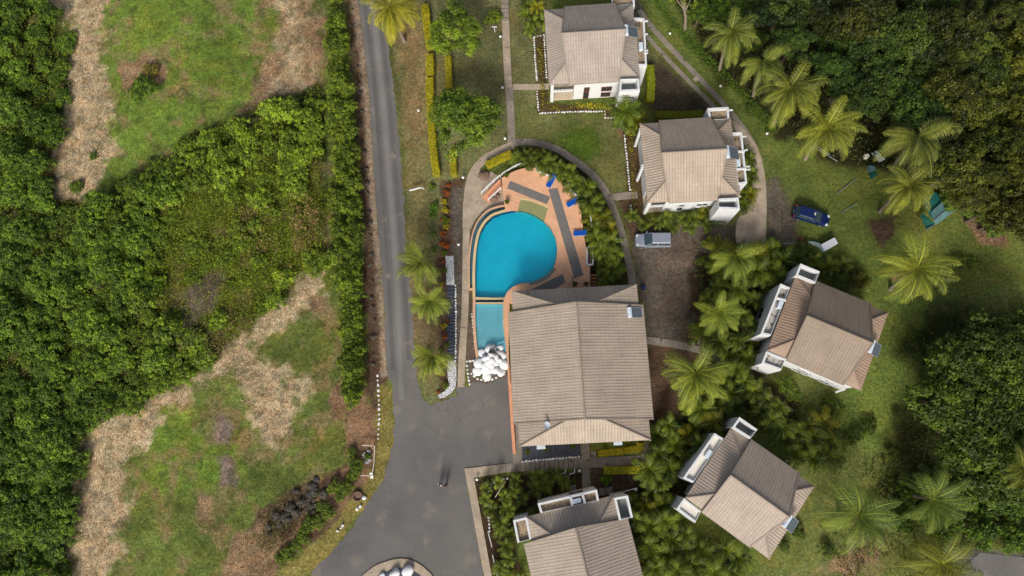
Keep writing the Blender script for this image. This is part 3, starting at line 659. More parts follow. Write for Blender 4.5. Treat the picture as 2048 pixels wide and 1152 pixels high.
        s.P(pn, 'collector_panel', M_solar, to)
        fr = MB()
        for i in range(4): fr.bar(p[i-1]+Vector((0, 0, .01)), p[i]+Vector((0, 0, .01)), .05)
        s.P(fr, 'panel_frame', M_steel, to)

# --- villa at the top
hA = House([(1089, 20), (1267, 8), (1278, 158), (1097, 169)], 5.2, 'villa', 'white villa with tan ribbed roof and maroon windows, nearest the top edge'); hA.tint = (.95,.97,1,1); hA.up = (1.02,1,1,1)
x1 = hA.loc(1151, 172, 5.2)[0]; hA.body(.45, recess=(x1, 2.0))
l = lambda h, x, y, z=5.1: h.loc(x, y, z)[0]
hA.roof(l(hA, 1123, 59, hA.hr), l(hA, 1250, 52, hA.hr), l(hA, 1138, 173), l(hA, 1236, 170), l(hA, 1129, 12), l(hA, 1229, 8), M_roof)
ysA = -(hA.b-.45)
hA.window(1173.5, 179, .6, 1.0, y=ysA, frame=M_maroon); hA.window(1213, 177, 1.25, .9, y=ysA, frame=M_maroon, bars=1)
hA.window(1171, 194, .6, 1.8, y=ysA, frame=M_maroon, bars=0); hA.window(1211, 188.5, 1.15, .9, y=ysA, frame=M_maroon)
hA.terrace([(1240, 158), (1277, 157), (1280, 181), (1238.5, 183)], 5.9, 4.7, M_fl_grey, name='stair_tower')
hA.terrace([(1268, 35), (1289, 36), (1294, 131), (1277, 131)], 5.2, 4.75, M_fl_mott)
hA.terrace([(1224, -8), (1268, -10), (1270, 10), (1226, 14)], 5.2, 4.75, M_fl_mott)
hA.ac(1282, 91, 5.4, .5, 1.0)
for py in (42, 68, 101, 106):
    mb = MB(); x, y = hA.loc(1292, py, 5.3); mb.box((x, y, 5.25), (.5, .16, .16)); hA.P(mb, 'beam_end', M_white)
mb = MB(); x, y = hA.loc(1259, 188, 5.0); mb.box((x, hA.loc(1238.5, 183, 5.9)[1]-.02, 4.2), (1.3, .06, .28)); hA.P(mb, 'slot_window', M_glass); mb = MB(); mb.box((x, hA.loc(1238.5, 183, 5.9)[1]-.02, 1.8), (1.3, .06, .28)); hA.P(mb, 'slot_window', M_glass)
zz = hA.he+(hA.b-abs(hA.loc(1252, 62, 7)[1]))*hA.tp; hA.heater(1252, 62, min(zz, hA.hr)-.2, 0, 1.3, 1.4)
# --- second villa
hB = House([(1277, 247), (1465, 237), (1478, 394), (1297, 406)], 5.2, 'villa', 'white two storey villa with tan ribbed roof above the silver van, palms along its foot'); hB.tint = (1.02,.99,.96,1)
x1 = hB.loc(1338, 408, 5.2)[0]; hB.body(.45, recess=(x1, 2.0))
hB.roof(l(hB, 1322, 300, hB.hr), l(hB, 1452, 293, hB.hr), l(hB, 1338, 410), l(hB, 1435, 408), l(hB, 1318, 240), l(hB, 1419, 234), M_roof)
ysB = -(hB.b-.45)
hB.window(1363, 411, .7, .9, y=ysB, bars=0); hB.window(1404, 409, 1.3, .8, y=ysB); hB.window(1357, 420, .7, 1.6, y=ysB, bars=0); hB.window(1399, 416, 1.3, .8, y=ysB)
hB.terrace([(1437.5, 397), (1477, 395), (1480, 419), (1437.5, 417)], 5.9, 4.6, M_fl_grey, name='stair_tower')
hB.terrace([(1465, 265), (1484, 264), (1494.5, 366), (1476, 369)], 5.3, 4.8, M_fl_mott)
hB.terrace([(1415, 216), (1457, 214), (1459, 238), (1419, 240)], 5.3, 4.8, M_fl_mott)
for px_, py_ in ((1488, 273), (1491, 300), (1495, 333), (1496, 339), (1461, 220)):
    mb = MB(); x, y = hB.loc(px_, py_, 5.2); mb.box((x, y, 5.15), (.6, .16, .16)); hB.P(mb, 'beam_end', M_white)
for a_, b_ in (((1472, 303), (1490, 302)), ((1474, 338), (1493, 337))):
    mb = MB(); p, q_ = hB.loc(*a_, 5.4), hB.loc(*b_, 5.4); mb.bar((*p, 5.28), (*q_, 5.28), .22); hB.P(mb, 'cross_beam', M_white)
hB.ac(1477, 324, 5.4, .45, 1.0)
mb = MB(); yy = hB.loc(1437.5, 417, 5.9)[1]-.02; xc = hB.loc(1459, 424, 5)[0]
mb.box((xc, yy, 4.3), (1.25, .06, .22)); hB.P(mb, 'slot_window', M_glass); mb = MB(); mb.box((xc, yy, 1.9), (1.25, .06, .22)); hB.P(mb, 'slot_window', M_glass)
for (a_, b_) in (((1277, 262), (1267, 292)), ((1283, 334), (1271, 361))):
    mb = MB(); g = W(*b_, .0); x, y = (g-hB.cen).dot(hB.ux), (g-hB.cen).dot(hB.uy); mb.box((x+.2, y, 2.5), (.3, .35, 5.0)); hB.P(mb, 'veranda_post', M_white)
hB.heater(1454, 305, hB.hr-.35, 0, 1.25, 1.5)
# --- villa C
hC = House([(1592, 549), (1776, 627), (1722, 780), (1534, 702)], 5.2, 'villa', 'white villa with brown and grey ribbed roof turned askew beside the lone coconut palm'); hC.tint = (.86,.82,.78,1); hC.up = (.80,.88,.92,1)
hC.body(.35)
hC.roof(l(hC, 1614, 629, hC.hr), l(hC, 1746, 681, hC.hr), l(hC, 1570, 726), l(hC, 1685, 768), l(hC, 1631, 562), l(hC, 1739, 605), M_roof2)
ysC = -(hC.b-.35)
for px_, py_, w_, h_ in ((1590, 743, 1.0, .8), (1604, 749, 1.0, .8), (1644, 766, 1.0, .8), (1603, 740, .7, .6), (1617, 747, .7, .6), (1660, 764, .7, .5)): hC.window(px_, py_, w_, h_, y=ysC)
hC.terrace([(1601, 527), (1640, 543), (1630, 567), (1591, 551)], 5.9, 4.7, M_fl_grey, name='stair_tower', wall=M_white)
hC.terrace([(1561, 567), (1580, 575), (1541, 672), (1521, 668)], 5.5, 5.0, M_fl_lich)
hC.terrace([(1533, 702), (1571, 717), (1562, 741), (1523, 727)], 5.3, 4.95, M_fl_lich, name='porch_roof')
hC.ac(1561, 609, 5.5, .45, 1.0)
a_, b_ = hC.loc(1553, 596, 5.5), hC.loc(1572, 601, 5.5); mb = MB(); mb.bar((*a_, 5.4), (*b_, 5.4), .25); hC.P(mb, 'cross_beam', M_white)
xw = hC.loc(1543, 615, 5.5)[0]
for px_, py_ in ((1540, 617), (1528, 648)): hC.window(px_, py_, 1.4, 2.0, x=xw-.05, z=1.8, frame=M_greyw)
mb = MB(); q = [hC.loc(*p, 2.6) for p in ((1630, 770), (1690, 778), (1672, 785), (1655, 784))]
mb.prism([hC.loc(1692, 780, 4.6), hC.loc(1673, 786, 4.6), hC.loc(1672, 783, 4.6), hC.loc(1690, 776, 4.6)], 4.3, 4.6, bottom=True); hC.P(mb, 'veranda_beam', M_white)
hC.heater(1741, 693, hC.hr-.55, 0, 1.0, 1.5)
# --- villa D
hD = House([(1462, 856), (1630, 973), (1537, 1118), (1371, 995)], 5.2, 'villa', 'white villa with sunlit tan ribbed roof turned askew, lowest on the right of the lawn'); hD.tint = (.98,.96,.96,1)
hD.body(.65)
hD.roof(l(hD, 1461, 950, hD.hr), l(hD, 1577, 1034, hD.hr), l(hD, 1401, 1028), l(hD, 1494, 1099), l(hD, 1505, 875), l(hD, 1597, 944), M_roof)
hD.terrace([(1479, 834), (1515, 859), (1500, 878), (1464, 855)], 5.9, 4.7, M_fl_grey, name='stair_tower')
hD.terrace([(1429, 866), (1447, 877), (1386, 966), (1366, 956)], 5.5, 5.1, M_ivory)
hD.terrace([(1368, 996), (1402, 1022), (1390, 1046), (1353, 1018)], 5.3, 5.05, M_ivory, name='porch_roof')
hD.ac(1417, 908, 5.6, .45, 1.0, .5)
xw = hD.loc(1400, 910, 5.5)[0]
for px_, py_ in ((1396, 890), (1404, 878), (1388, 905)): hD.window(px_, py_, 1.3, 2.0, x=xw-.04, z=1.8, frame=M_greyw)
hD.heater(1573, 1041, hD.hr-.55, 0, 1.0, 1.5)
# --- villa E (bottom, runs out of the photo); its ridge runs down the picture
hE = House([(1230, 995), (1283, 1212), (1102, 1246), (1049, 1029)], 5.2, 'villa', 'large white villa with wide tan ribbed roof cut by the bottom edge of the photo'); hE.tint = (1,.99,.98,1)
hE.body(.65)
hE.roof(l(hE, 1150, 1056, hE.hr), hE.a+.3, l(hE, 1250, 1042)-.1, hE.a, l(hE, 1250, 1042)-.1, hE.a, M_roof, over=.9)
hE.terrace([(1075, 1007), (1194, 979), (1198, 1001), (1081, 1026)], 5.5, 5.0, M_fl_mott)
hE.terrace([(1026, 1041), (1054, 1034), (1063, 1078), (1035, 1086)], 5.3, 4.9, M_fl_mott, name='porch_roof')
hE.terrace([(1228, 996), (1256, 991), (1266, 1035), (1238, 1040)], 5.9, 4.7, M_fl_grey, name='stair_tower')
for a_, b_ in (((1141, 994), (1145, 1012)), ((1165, 989), (1170, 1007))):
    mb = MB(); mb.bar((*hE.loc(*a_, 5.5), 5.42), (*hE.loc(*b_, 5.5), 5.42), .28); hE.P(mb, 'cross_beam', M_white)
hE.ac(1153, 1002, 5.6, .5, 1.0, .5)
mb = MB(); p1, p2 = hE.loc(1144, 984, 2.5), hE.loc(1158, 982, 2.5); xw = hE.loc(1134, 993, 5.5)[0]
mb.box((xw-.03, (p1[1]+p2[1])/2, 3.2), (.05, 1.6, 1.5)); hE.P(mb, 'window', M_glass)
# --- pool house / restaurant
hM = House([(1275, 569), (1300, 880), (1040, 893), (1022, 582)], 4.6, 'restaurant_building', 'long tan roofed main building beside the pool, largest roof in the photo', 19); hM.tint = (1.0,.98,.95,1)
hM.root['category'] = 'building'
hM.body(.8, M_cream)
hr_ = hM.he+hM.b*hM.tp
hM.roof(l(hM, 1153, 605, hr_), l(hM, 1170, 838, hr_), l(hM, 1017, 626, 4.7), l(hM, 1025, 848, 4.7), l(hM, 1288, 611, 4.7), l(hM, 1305, 838, 4.7), M_roof, over=.55, runs=(.44, .48))
hM.heater(1259, 625, hM.he+.24+(hM.b-abs(hM.loc(1259, 625, 6)[1]))*hM.tp-.05, math.pi/2, 1.25, 1.2)
# satellite dish on the roof
x, y = hM.loc(1093, 851, 6.4); zr = hM.he+.24+(hM.b-abs(y))*hM.tp
dm = MB(); n_ = 16
for i in range(3):
    for k in range(n_):
        def dp(i_, k_): r = .45*i_/3; a__ = 2*math.pi*k_/n_; return Vector((r*math.cos(a__), r*math.sin(a__), r*r*.5))
        mr = Matrix.Rotation(-.7, 3, 'X'); T = lambda v_: mr@v_+Vector((x, y, zr+.6))
        dm.face([T(dp(i, k)), T(dp(i+1, k)), T(dp(i+1, k+1)), T(dp(i, k+1))])
dm.bar((x, y, zr-.2), (x, y, zr+.6), .07); dm.bar((x, y, zr+.6), (x+.1, y-.5, zr+.9), .04); hM.P(dm, 'satellite_dish', M_tank)
mb = MB()
for px_, py_ in ((1082, 894), (1237, 886)):
    x, y = hM.loc(px_, py_, 4.0); mb = MB(); mb.box((x, y, 3.2), (.5, 1.0, .5)); hM.P(mb, 'air_conditioner', M_tank, bevel=.03)
# low terracotta garden wall west of the main building
gw = MB(); gw.prism(strip_poly(wl([(1018, 735), (1024, 835), (1029, 907)]), .38), 0, .5)
tag(gw.build('garden_wall', M_terra), 'low terracotta wall along the left side of the main building', 'wall')
gw = MB(); gw.prism(wl([(1031, 842), (1039, 842), (1045, 906), (1032, 908)]), 0, .2)
tag(gw.build('pavement_strip', M_concg), kind='structure')
# ------------------------------------------------------------------ swimming pool
ZD = .86
deckp = [(1003,356),(1012,351),(1022,345),(1040,338),(1058,334),(1072,336),(1074,342),(1098,352),(1112,357),(1130,367),(1152,388),(1160,408),(1163,430),(1168,470),(1173,500),(1173,530),(1180,534),(1180,592),(1060,600),(1019,606),(1018,640),(1017,700),(1020,768),(1016,768),(1015,715),(1011,690),(1006,650),(1006,612),(1008,597),(1014,584),(1026,573),(1040,567),(1058,565),(1059,571),(1078,566),(1098,556),(1113,538),(1107,535),(1113,515),(1114.5,497),(1111,475),(1101,455),(1088,442),(1097.5,413),(1080,406),(1060,399),(1042,396),(1036,421),(1020,422),(1011,424),(1009,411)]
def seg(a, b): return deckp[a:b]
M_deckside = M_terra
sheet('pool_deck', [wl(deckp, ZD)], M_deck, 0, ZD)
pool = empty('swimming_pool', W(1025, 560, 0), 0, 'turquoise teardrop swimming pool with steps and a shallow end', 'pool')
deep = [(951,594),(950,560),(950.5,530),(953,500),(959,470),(970,449),(985,434),(1002,427),(1020,422.5),(1036,421),(1042,396),(1060,399),(1080,406),(1097.5,413),(1088,442),(1101,455),(1111,475),(1114.5,497),(1113,515),(1107,535),(1113,538),(1098,556),(1078,566),(1059,571),(1058,565),(1040,567),(1026,573),(1014,584),(1008,597)]
shal = [(951,609),(1006,609),(1006,650),(1011,690),(1015,720),(957,720),(953,690),(951,650)]
mb = MB(); mb.prism(wl(deep, .8), .02, .06, sides=False); mb.build('pool_floor', M_pool, pool)
mb = MB(); mb.prism(wl(shal, .8), .02, .42, sides=False); mb.build('shallow_floor', M_shal, pool)
for poly, zf, mm in ((deep, .06, M_poolw), (shal, .4, M_shal)):
    mb = MB(); pp = wl(poly, .8); cx = sum(p[0] for p in pp)/len(pp); cy = sum(p[1] for p in pp)/len(pp)
    for i in range(len(pp)):
        a_, b_ = pp[i-1], pp[i]; sh = lambda p: (p[0]+(cx-p[0])*.0015, p[1]+(cy-p[1])*.0015)
        a_, b_ = sh(a_), sh(b_); mb.face([(*a_, zf), (*b_, zf), (*b_, ZD-.01), (*a_, ZD-.01)])
    mb.build('pool_wall', mm, pool)
# curved entry steps
top = [(1042,396),(1060,399),(1080,406),(1097.5,413)]; bot = [(1036.5,421),(1052,423),(1071,431),(1088,442)]
for k in range(6):
    f0, f1 = k/6, (k+1)/6
    A_ = [tuple(np.array(a)*(1-f0)+np.array(b)*f0) for a, b in zip(top, bot)]; B_ = [tuple(np.array(a)*(1-f1)+np.array(b)*f1) for a, b in zip(top, bot)]
    A_ = smooth_line(A_, k=4); B_ = smooth_line(B_, k=4); z = ZD-.012-k*.012
    mb = MB(); mb.prism(wl(A_+B_[::-1], ZD), .05, z); mb.build('step', M_edge if k == 0 else M_step, pool)
    ln = MB()
    pts = [W(x, y, z+.006) for x, y in B_]
    for i in range(len(pts)-1): ln.bar(pts[i], pts[i+1], .05, .012)
    ln.build('step_nosing', mottled('nosing_tile%d' % k, C(96, 104, 72), .1), pool)
# side bench
bo = [(1112,538),(1098,555.5),(1078,565.5),(1059.5,570.5)]; bi = [(1106,536),(1092,550),(1075,559.5),(1058,565.5)]
mb = MB(); mb.prism(wl(smooth_line(bo, k=4)+smooth_line(bi, k=4)[::-1], .8), .05, .79); mb.build('bench', mosaic('bench_mosaic', C(120, 132, 112), C(100, 118, 104)), pool)
# edge beam, overflow channel, outer wall
edge = [(948,594),(947.5,560),(948,530),(950.5,499),(956.5,468),(967.5,446),(983,431),(1001,424),(1013,421)]
mb = MB(); mb.prism(strip_poly(smooth_line(wl(edge, .8)), .34), 0, .83); mb.build('pool_edge', M_edge, pool)
chn = [(942.5,577),(942,530),(944.5,497),(950.5,465),(961.5,442),(978,426),(996,419),(1009,416.5)]
mb = MB(); mb.prism(strip_poly(smooth_line(wl(chn, .3)), .46), 0, .30); mb.build('overflow_channel', M_chan, pool)
wlo = [(938.6,577),(938.2,530),(940.7,496),(946.8,463),(958,438.5),(975.5,421),(994.5,413.5),(1009,411)]
mb = MB(); mb.prism(strip_poly(smooth_line(wl(wlo, .6)), .17), 0, .66); mb.build('channel_wall', M_coping, pool)
mb = MB(); mb.prism(wl([(938,576),(946,576),(946,579),(938,579)], .6), 0, .66); mb.build('channel_wall', M_coping, pool)
mb = MB(); mb.prism(strip_poly(smooth_line(wl([(948.2,594),(948.2,640),(950.5,680),(955,720)], .8)), .33), 0, .84); mb.build('coping', M_coping, pool)
cpl = MB(); cpl.prism(strip_poly(smooth_line(wl([(1018,735),(1014,712),(1012.5,690),(1007.8,650),(1007.5,612),(1009.5,597),(1015.5,585.5),(1027,575),(1041,569),(1056,567)], ZD)), .14), ZD-.02, ZD+.012); cpl.build('coping', M_coping, pool)
cpl = MB(); cpl.prism(strip_poly(smooth_line(wl([(1089.5,441),(1102.3,454.2),(1112.5,474.5),(1116,497),(1114.5,516),(1110,531)], ZD)), .16), ZD-.02, ZD+.012); cpl.build('coping', M_coping, pool)
cpl = MB(); cpl.prism(strip_poly(wl([(1034.5,421.5),(1040.5,394.5)], ZD), .16), ZD-.02, ZD+.012); cpl.build('coping', M_coping, pool)
cpl = MB(); cpl.prism(strip_poly(smooth_line(wl([(1041,394.5),(1060,397.5),(1081,404.5),(1099,411.5)], ZD)), .2), ZD-.02, ZD+.014); cpl.build('coping', M_coping, pool)
for y0, y1, m_ in ((594.5, 599, M_edge), (604.5, 609, M_edge)):
    mb = MB(); mb.prism(wl([(951, y0), (1008, y0), (1007, y1), (951, y1)], .8), .05, .79); mb.build('divider', m_, pool)
mb = MB(); mb.prism(wl([(951, 599), (1008, 599), (1007, 604.5), (951, 604.5)], .6), .05, .5); mb.build('divider_gutter', M_poolw, pool)
mb = MB(); mb.face([(*p, .77) for p in wl(deep, .8)]) if False else mb.prism(wl(deep, .8), .7, .77, sides=False)
mb.prism(wl([(951, 597), (1008, 597), (1007, 612), (951, 612)], .8), .7, .772, sides=False)
mb.prism(wl(shal, .8), .7, .774, sides=False); wo = mb.build('pool_water', M_water); tag(wo, kind='structure')
mb = MB(); mb.prism(smooth_line(wl([(985,690),(1000,683),(1013,682),(1015,720),(975,720)], .7), True), .4, .70); mb.build('shelf', M_shal, pool)
# mats
for c4, lb in (([(1020,362),(1014,376.5),(1093.5,408.5),(1100.5,394)], 'grey rubber mat lying left to right above the pool steps'),
               ([(1096.6,378.3),(1115,376),(1167,550.5),(1148.5,556.5)], 'longest grey rubber mat running down the tiled deck right of the pool'),
               ([(1125.5,548),(1131,564.5),(1096,586),(1060,580)], 'dark grey mat partly under the roof edge at the pool corner')):
    mb = MB(); mb.prism(wl(c4, ZD), ZD, ZD+.022); tag(mb.build('floor_mat', M_mat), lb, 'mat', 'rubber mats on the pool deck')
# loungers
def lounger(px1, px2, lb, flat=False):
    a_ = W(*px1, ZD+.3); b_ = W(*px2, ZD+.3); L = 1.95; d = (b_-a_); ang = math.atan2(d.y, d.x); L = max(1.7, d.length)
    rt = empty('sun_lounger', (a_.x, a_.y, ZD), ang, lb, 'sun lounger', 'blue sun loungers on the pool deck')
    def T(mb, n, m_, par=None, **k): o = mb.build(n, m_, None, **k); o.parent = par or rt; return o
    mb = MB(); mb.box((L*.31, 0, .33), (L*.62, .66, .07)); T(mb, 'seat', M_blue, bevel=.02)
    mb = MB(); mb.box((L*.80, 0, .43), (L*.37, .66, .07), 0, Matrix.Rotation(-.5, 3, 'Y')); T(mb, 'backrest', M_blue, bevel=.02)
    mb = MB()
    for s_ in (-1, 1): mb.bar((0, s_*.34, .28), (L*.95, s_*.34, .28), .05)
    T(mb, 'frame', M_white)
    for x in (.15, L*.85):
        for s_ in (-1, 1): mb = MB(); mb.bar((x, s_*.32, 0), (x, s_*.32, .3), .05); T(mb, 'leg', M_white)
lounger((1096, 374), (1110, 348), 'blue sun lounger at the top of the deck above the long mat')
lounger((1134, 411), (1158, 398), 'blue sun lounger half under the palms, tilted, middle of three')
lounger((1147, 467), (1172, 466), 'blue sun lounger lying level beside the palms, lowest of three')
# deck planters
def planter(pts, z, lb, soil=M_mulch):
    q = wl(pts, z); cx = sum(p[0] for p in q)/4; cy = sum(p[1] for p in q)/4
    rt = empty('planter_box', (cx, cy, 0), 0, lb, 'planter', 'white walled planters round the deck'); mb = MB()
    for i in range(4): mb.bar((*q[i-1], z-.25), (*q[i], z-.25), .17, .5)
    mb.build('rim', M_white, rt)
    mb = MB(); mb.prism(q, 0, z-.2); mb.build('soil', soil, rt)
planter([(1074,326),(1102,336),(1099,350),(1072,340)], 1.3, 'white walled planter at the top of the pool deck')
planter([(1132,368),(1150,370),(1168,392),(1151,389)], 1.3, 'white walled planter beside the palms right of the top lounger')
planter([(1174,495),(1186,495),(1186,529),(1174,529)], 1.3, 'narrow white walled planter at the lower right of the deck')
# deck stairs, railings
def railing(pts, z0, z1, lb, m_=M_white, h=.75, cat='railing', zs=None):
    p = [W(x, y, z0+(z1-z0)*i/(len(pts)-1)) for i, (x, y) in enumerate(pts)]
    rt = empty('hand_railing', p[0], 0, lb, cat)
    mb = MB()
    for i in range(len(p)-1): mb.bar(p[i]+Vector((0, 0, h)), p[i+1]+Vector((0, 0, h)), .12, .08); mb.bar(p[i]+Vector((0, 0, h*.5)), p[i+1]+Vector((0, 0, h*.5)), .04)
    mb.build('rail', m_, rt)
    for q_ in p: mb = MB(); mb.bar(q_, q_+Vector((0, 0, h)), .09); mb.build('post', m_, rt)
st = empty('deck_stairs', W(983, 381, 0), 0, 'terracotta steps with white rails up to the pool deck', 'stairs')
for k in range(7):
    f0, f1 = k/7, (k+1)/7; L0, L1 = np.array((963, 392)), np.array((1000, 359)); R0, R1 = np.array((977, 405)), np.array((1004, 372))
    q = [L0+(L1-L0)*f0, R0+(R1-R0)*f0, R0+(R1-R0)*f1, L0+(L1-L0)*f1]; mb = MB(); mb.prism(wl([tuple(v) for v in q], .5), 0, .12+k*.1)
    mb.build('step', M_terra, st)
railing([(963, 389), (975, 377), (988, 365), (1001, 354)], .1, .8, 'white stair rail on the left of the deck steps')
railing([(977, 402), (990, 391), (1002, 379)], .1, .6, 'white stair rail on the right of the deck steps')
railing([(1004, 351), (1018, 342), (1032, 334), (1046, 329), (1060, 327), (1071, 328)], ZD, ZD, 'white railing curving round the top left of the pool deck', h=.6)
railing([(1180, 432), (1182, 455), (1184, 458)], ZD, ZD, 'short white rail among the palms right of the deck')
railing([(1145, 556), (1146, 575)], ZD, ZD, 'short dark rail by the building corner on the deck', M_dark)
st = empty('wooden_steps', W(1185, 560, 0), 0, 'brown slatted steps between deck and building by the palms', 'stairs')
for k in range(4): mb = MB(); mb.prism(wl([(1176, 548+k*6.2), (1194, 548+k*6.2), (1194, 552+k*6.2), (1176, 552+k*6.2)], .7), .3, .7-k*.1); mb.build('tread', M_wood, st)
sheet('round_paving', [smooth_line(wl([(1195,540),(1203,533),(1212,538),(1208,548),(1216,556),(1204,562),(1194,558)]), True)], M_concg, 0, .3)
# ------------------------------------------------------------------ stones
def rock_mesh(name, seed, m_, rough=.18, flat=.8, sub=2):
    bm = bmesh.new(); bmesh.ops.create_icosphere(bm, subdivisions=sub, radius=1); r = random.Random(seed)
    dirs = [(Vector((r.gauss(0, 1), r.gauss(0, 1), r.gauss(0, 1))).normalized(), r.uniform(.6, .95)) for _ in range(7)]
    for v_ in bm.verts:
        k = 1
        for d, lim in dirs:
            t_ = v_.co.normalized().dot(d)
            if t_ > lim: k *= 1-(t_-lim)*rough*2.2
        v_.co = Vector((v_.co.x*k*(1+r.uniform(-.02, .02)), v_.co.y*k, v_.co.z*k*flat))
    me = bpy.data.meshes.new(name); bm.to_mesh(me); bm.free(); me.materials.append(m_); me.polygons.foreach_set('use_smooth', [sub > 1]*len(me.polygons)); return me
def inst(name, me, loc, rz=0, sc=1, label=None, cat=None, group=None, color=None, parent=None, kind=None):
    o = bpy.data.objects.new(name, me); COL.objects.link(o); o.location = loc; o.rotation_euler = (0, 0, rz)
    o.scale = sc if isinstance(sc, tuple) else (sc, sc, sc)
    if color: o.color = color
    if parent: o.parent = parent
    return tag(o, label, cat, group, kind)
boul = [rock_mesh('white_boulder', 20+i, M_bould, .3, .85, 3) for i in range(5)]
bl = [(965,605,85,1.3),(1120,600,52,.9),(830,680,70,.9),(1160,710,72,1.0),(985,715,60,1.5),(880,765,50,1.3),(785,845,84,1.0),(885,885,58,1.3),(1100,800,50,1.3),(985,800,50,1.6),(1180,865,84,.9),(755,968,76,.8),(900,968,72,.9),(1030,960,66,.9),(985,885,48,1.2),(900,1052,72,.6),(1140,990,66,.7),(1060,845,44,1.3),(935,755,48,1.5),(1040,745,52,1.4),(1085,690,48,1.1),(930,830,42,1.4)]
for i, (x, y, r, h) in enumerate(bl):
    p = W(860+x/8, 620+y/8, h); s_ = r/8/15.9*1.12
    inst('boulder', boul[i % 5], (p.x, p.y, h-s_*.55), rnd.uniform(0, 6), (s_*rnd.uniform(.92, 1.1), s_, s_*rnd.uniform(.8, 1.0)), 'rounded white painted boulder in the heap at the foot of the pool', 'boulder', 'white boulders heaped at the shallow end')
    if h > 1.05: pass
hb = MB(); hb.prism(smooth_line(wl([(962,718),(975,700),(1000,697),(1010,708),(1012,735),(990,738),(968,734)], .4), True), 0, .4)
tag(hb.build('boulder_mound', M_bould), 'solid white mound under the heap of boulders', 'mound')
mb = MB(); p = W(984, 703, 1.9); mb.box((p.x, p.y, 1.62), (.8, .35, .25), .05); tag(mb.build('waterfall_spout', M_dark), 'dark slot of the waterfall between the white boulders', 'waterfall spout')
for x, y, r, lb in ((788, 1149, .78, 'white boulder on the left of the pair in the island'), (814, 1144, .82, 'white boulder on the right of the pair in the island'), (762, 1154, .45, 'smallest white boulder at the left of the island')):
    p = W(x, y, .8); inst('boulder', boul[int(x) % 5], (p.x, p.y, .35), 1, (r, r*.8, r*.8), lb, 'boulder')
stn = [rock_mesh('edging_stone', 40+i, M_stone, .35, .75, 1) for i in range(4)]
edg = [ # polyline, spacing m, size m, group, z
 ([(1068,76),(1070,120),(1074,165)], .34, .15, 'small white stones edging the bed left of the top villa'),
 ([(1069,74),(1088,71),(1090,110),(1093,160)], .36, .13, 'small white stones edging the bed left of the top villa'),
 ([(1074,183),(1077,226)], .38, .14, 'white stones edging the bed below the top villa'),
 ([(1080,227),(1140,224),(1209,223),(1211,236),(1232,236)], .34, .15, 'white stones edging the bed below the top villa'),
 ([(1249,272),(1255,330),(1260,385)], .38, .15, 'white stones in a line left of the second villa'),
 ([(1261,412),(1264,430)], .38, .14, 'white stones in a line left of the second villa'),
 ([(755,751),(758,800),(759,838),(755,888)], .56, .17, 'spaced white stones beside the road'),
 ([(911,572),(912,640),(911,720)], .36, .14, 'white stones along the slate bed'),
 ([(939,768),(935,740),(934,723),(952,721)], .36, .16, 'white stones at the end of the footpath'),
 ([(944,628),(947,660),(950,690),(955,714)], .36, .14, 'white stones beside the shallow pool wall'),
 ([(943,747),(955,758),(970,762),(985,759),(1000,752),(1015,747)], .42, .17, 'white stones in an arc below the boulders'),
 ([(979,1062),(977,1020),(974,990),(983,968),(1000,958),(1022,956)], .38, .15, 'white stones winding through the bottom garden'),
 ([(1045,923),(1080,920),(1120,917),(1158,914),(1160,902)], .38, .17, 'white stones edging the bed under the main roof'),
 ([(1334,446),(1350,443)], .36, .13, 'few white stones by the van parking'),
 ([(1496,400),(1494,418)], .4, .13, 'few white stones by the concrete drive'),
]
cnt = 0; rest = MB()
for pl, sp, sz, gname in edg:
    ln = wl(pl); acc = 0
    for i in range(len(ln)-1):
        a_, b_ = Vector(ln[i]), Vector(ln[i+1]); L = (b_-a_).length; n = max(1, int(L/sp))
        for k in range(n):
            p = a_+(b_-a_)*(k/n); s_ = sz*rnd.uniform(.8, 1.2)
            o = inst('edging_stone', stn[rnd.randrange(4)], (p.x+rnd.uniform(-.03, .03), p.y+rnd.uniform(-.03, .03), .05), math.atan2(b_.y-a_.y, b_.x-a_.x)+rnd.uniform(-.3, .3), (s_*1.3, s_*rnd.uniform(.8, 1.05), s_), gname.replace('stones', 'stone, one of the row').replace('small white stone', 'small white stone'), 'stone', gname); cnt += 1
print('edging stones', cnt)
for x, y, r in ((728, 996, .33), (714, 1018, .25), (720, 1013, .22), (685, 1051, .22), (681, 1056, .16), (675, 1062, .2)):
    p = W(x, y, .2); inst('marker_stone', stn[rnd.randrange(4)], (p.x, p.y, .12), rnd.uniform(0, 6), r, 'white painted stone on the grass verge at the bend of the road', 'stone', 'white marker stones on the verge')
# pebble beds
def bed(name, pts, m_, z, lb=None, kind='stuff', bumpy=0):
    mb = MB(); mb.prism(wl(pts), 0, z); o = mb.build(name, m_); tag(o, lb, None, None, kind); return o
bed('white_pebbles', [(891,512),(907,512),(909,570),(893,570)], M_pebb, .09)
bed('white_pebbles', [(895,722),(912,720),(913,760),(911,775),(903,785),(890,795),(879,797),(876,790),(890,782),(897,765),(895,745)], M_pebb, .09)
bed('slate_chips', [(894,571),(910,571),(911,720),(894,721)], M_slate, .05)
for k in range(19):
    p = W(902.5, 576+k*7.6, .1); mb = MB(); mb.box((p.x, p.y, .07), (.95, .20, .12), rnd.uniform(-.12, .12)); tag(mb.build('slate_slab', M_slate, bevel=.02), 'dark slate slab in the row of the planting bed', 'slab', 'dark slate slabs beside the white stone line')
bed('gravel', [(941,458),(950,441),(957,445),(946,470),(938,520),(937,575),(945,578),(945,600),(953,680),(955,720),(932,722),(936,640),(938,470)], M_mulch, .035)
bed('gravel', [(934,723),(956,721),(960,745),(975,760),(1016,746),(1019,752),(1000,757),(975,768),(945,764),(936,768)], M_mulch, .04)
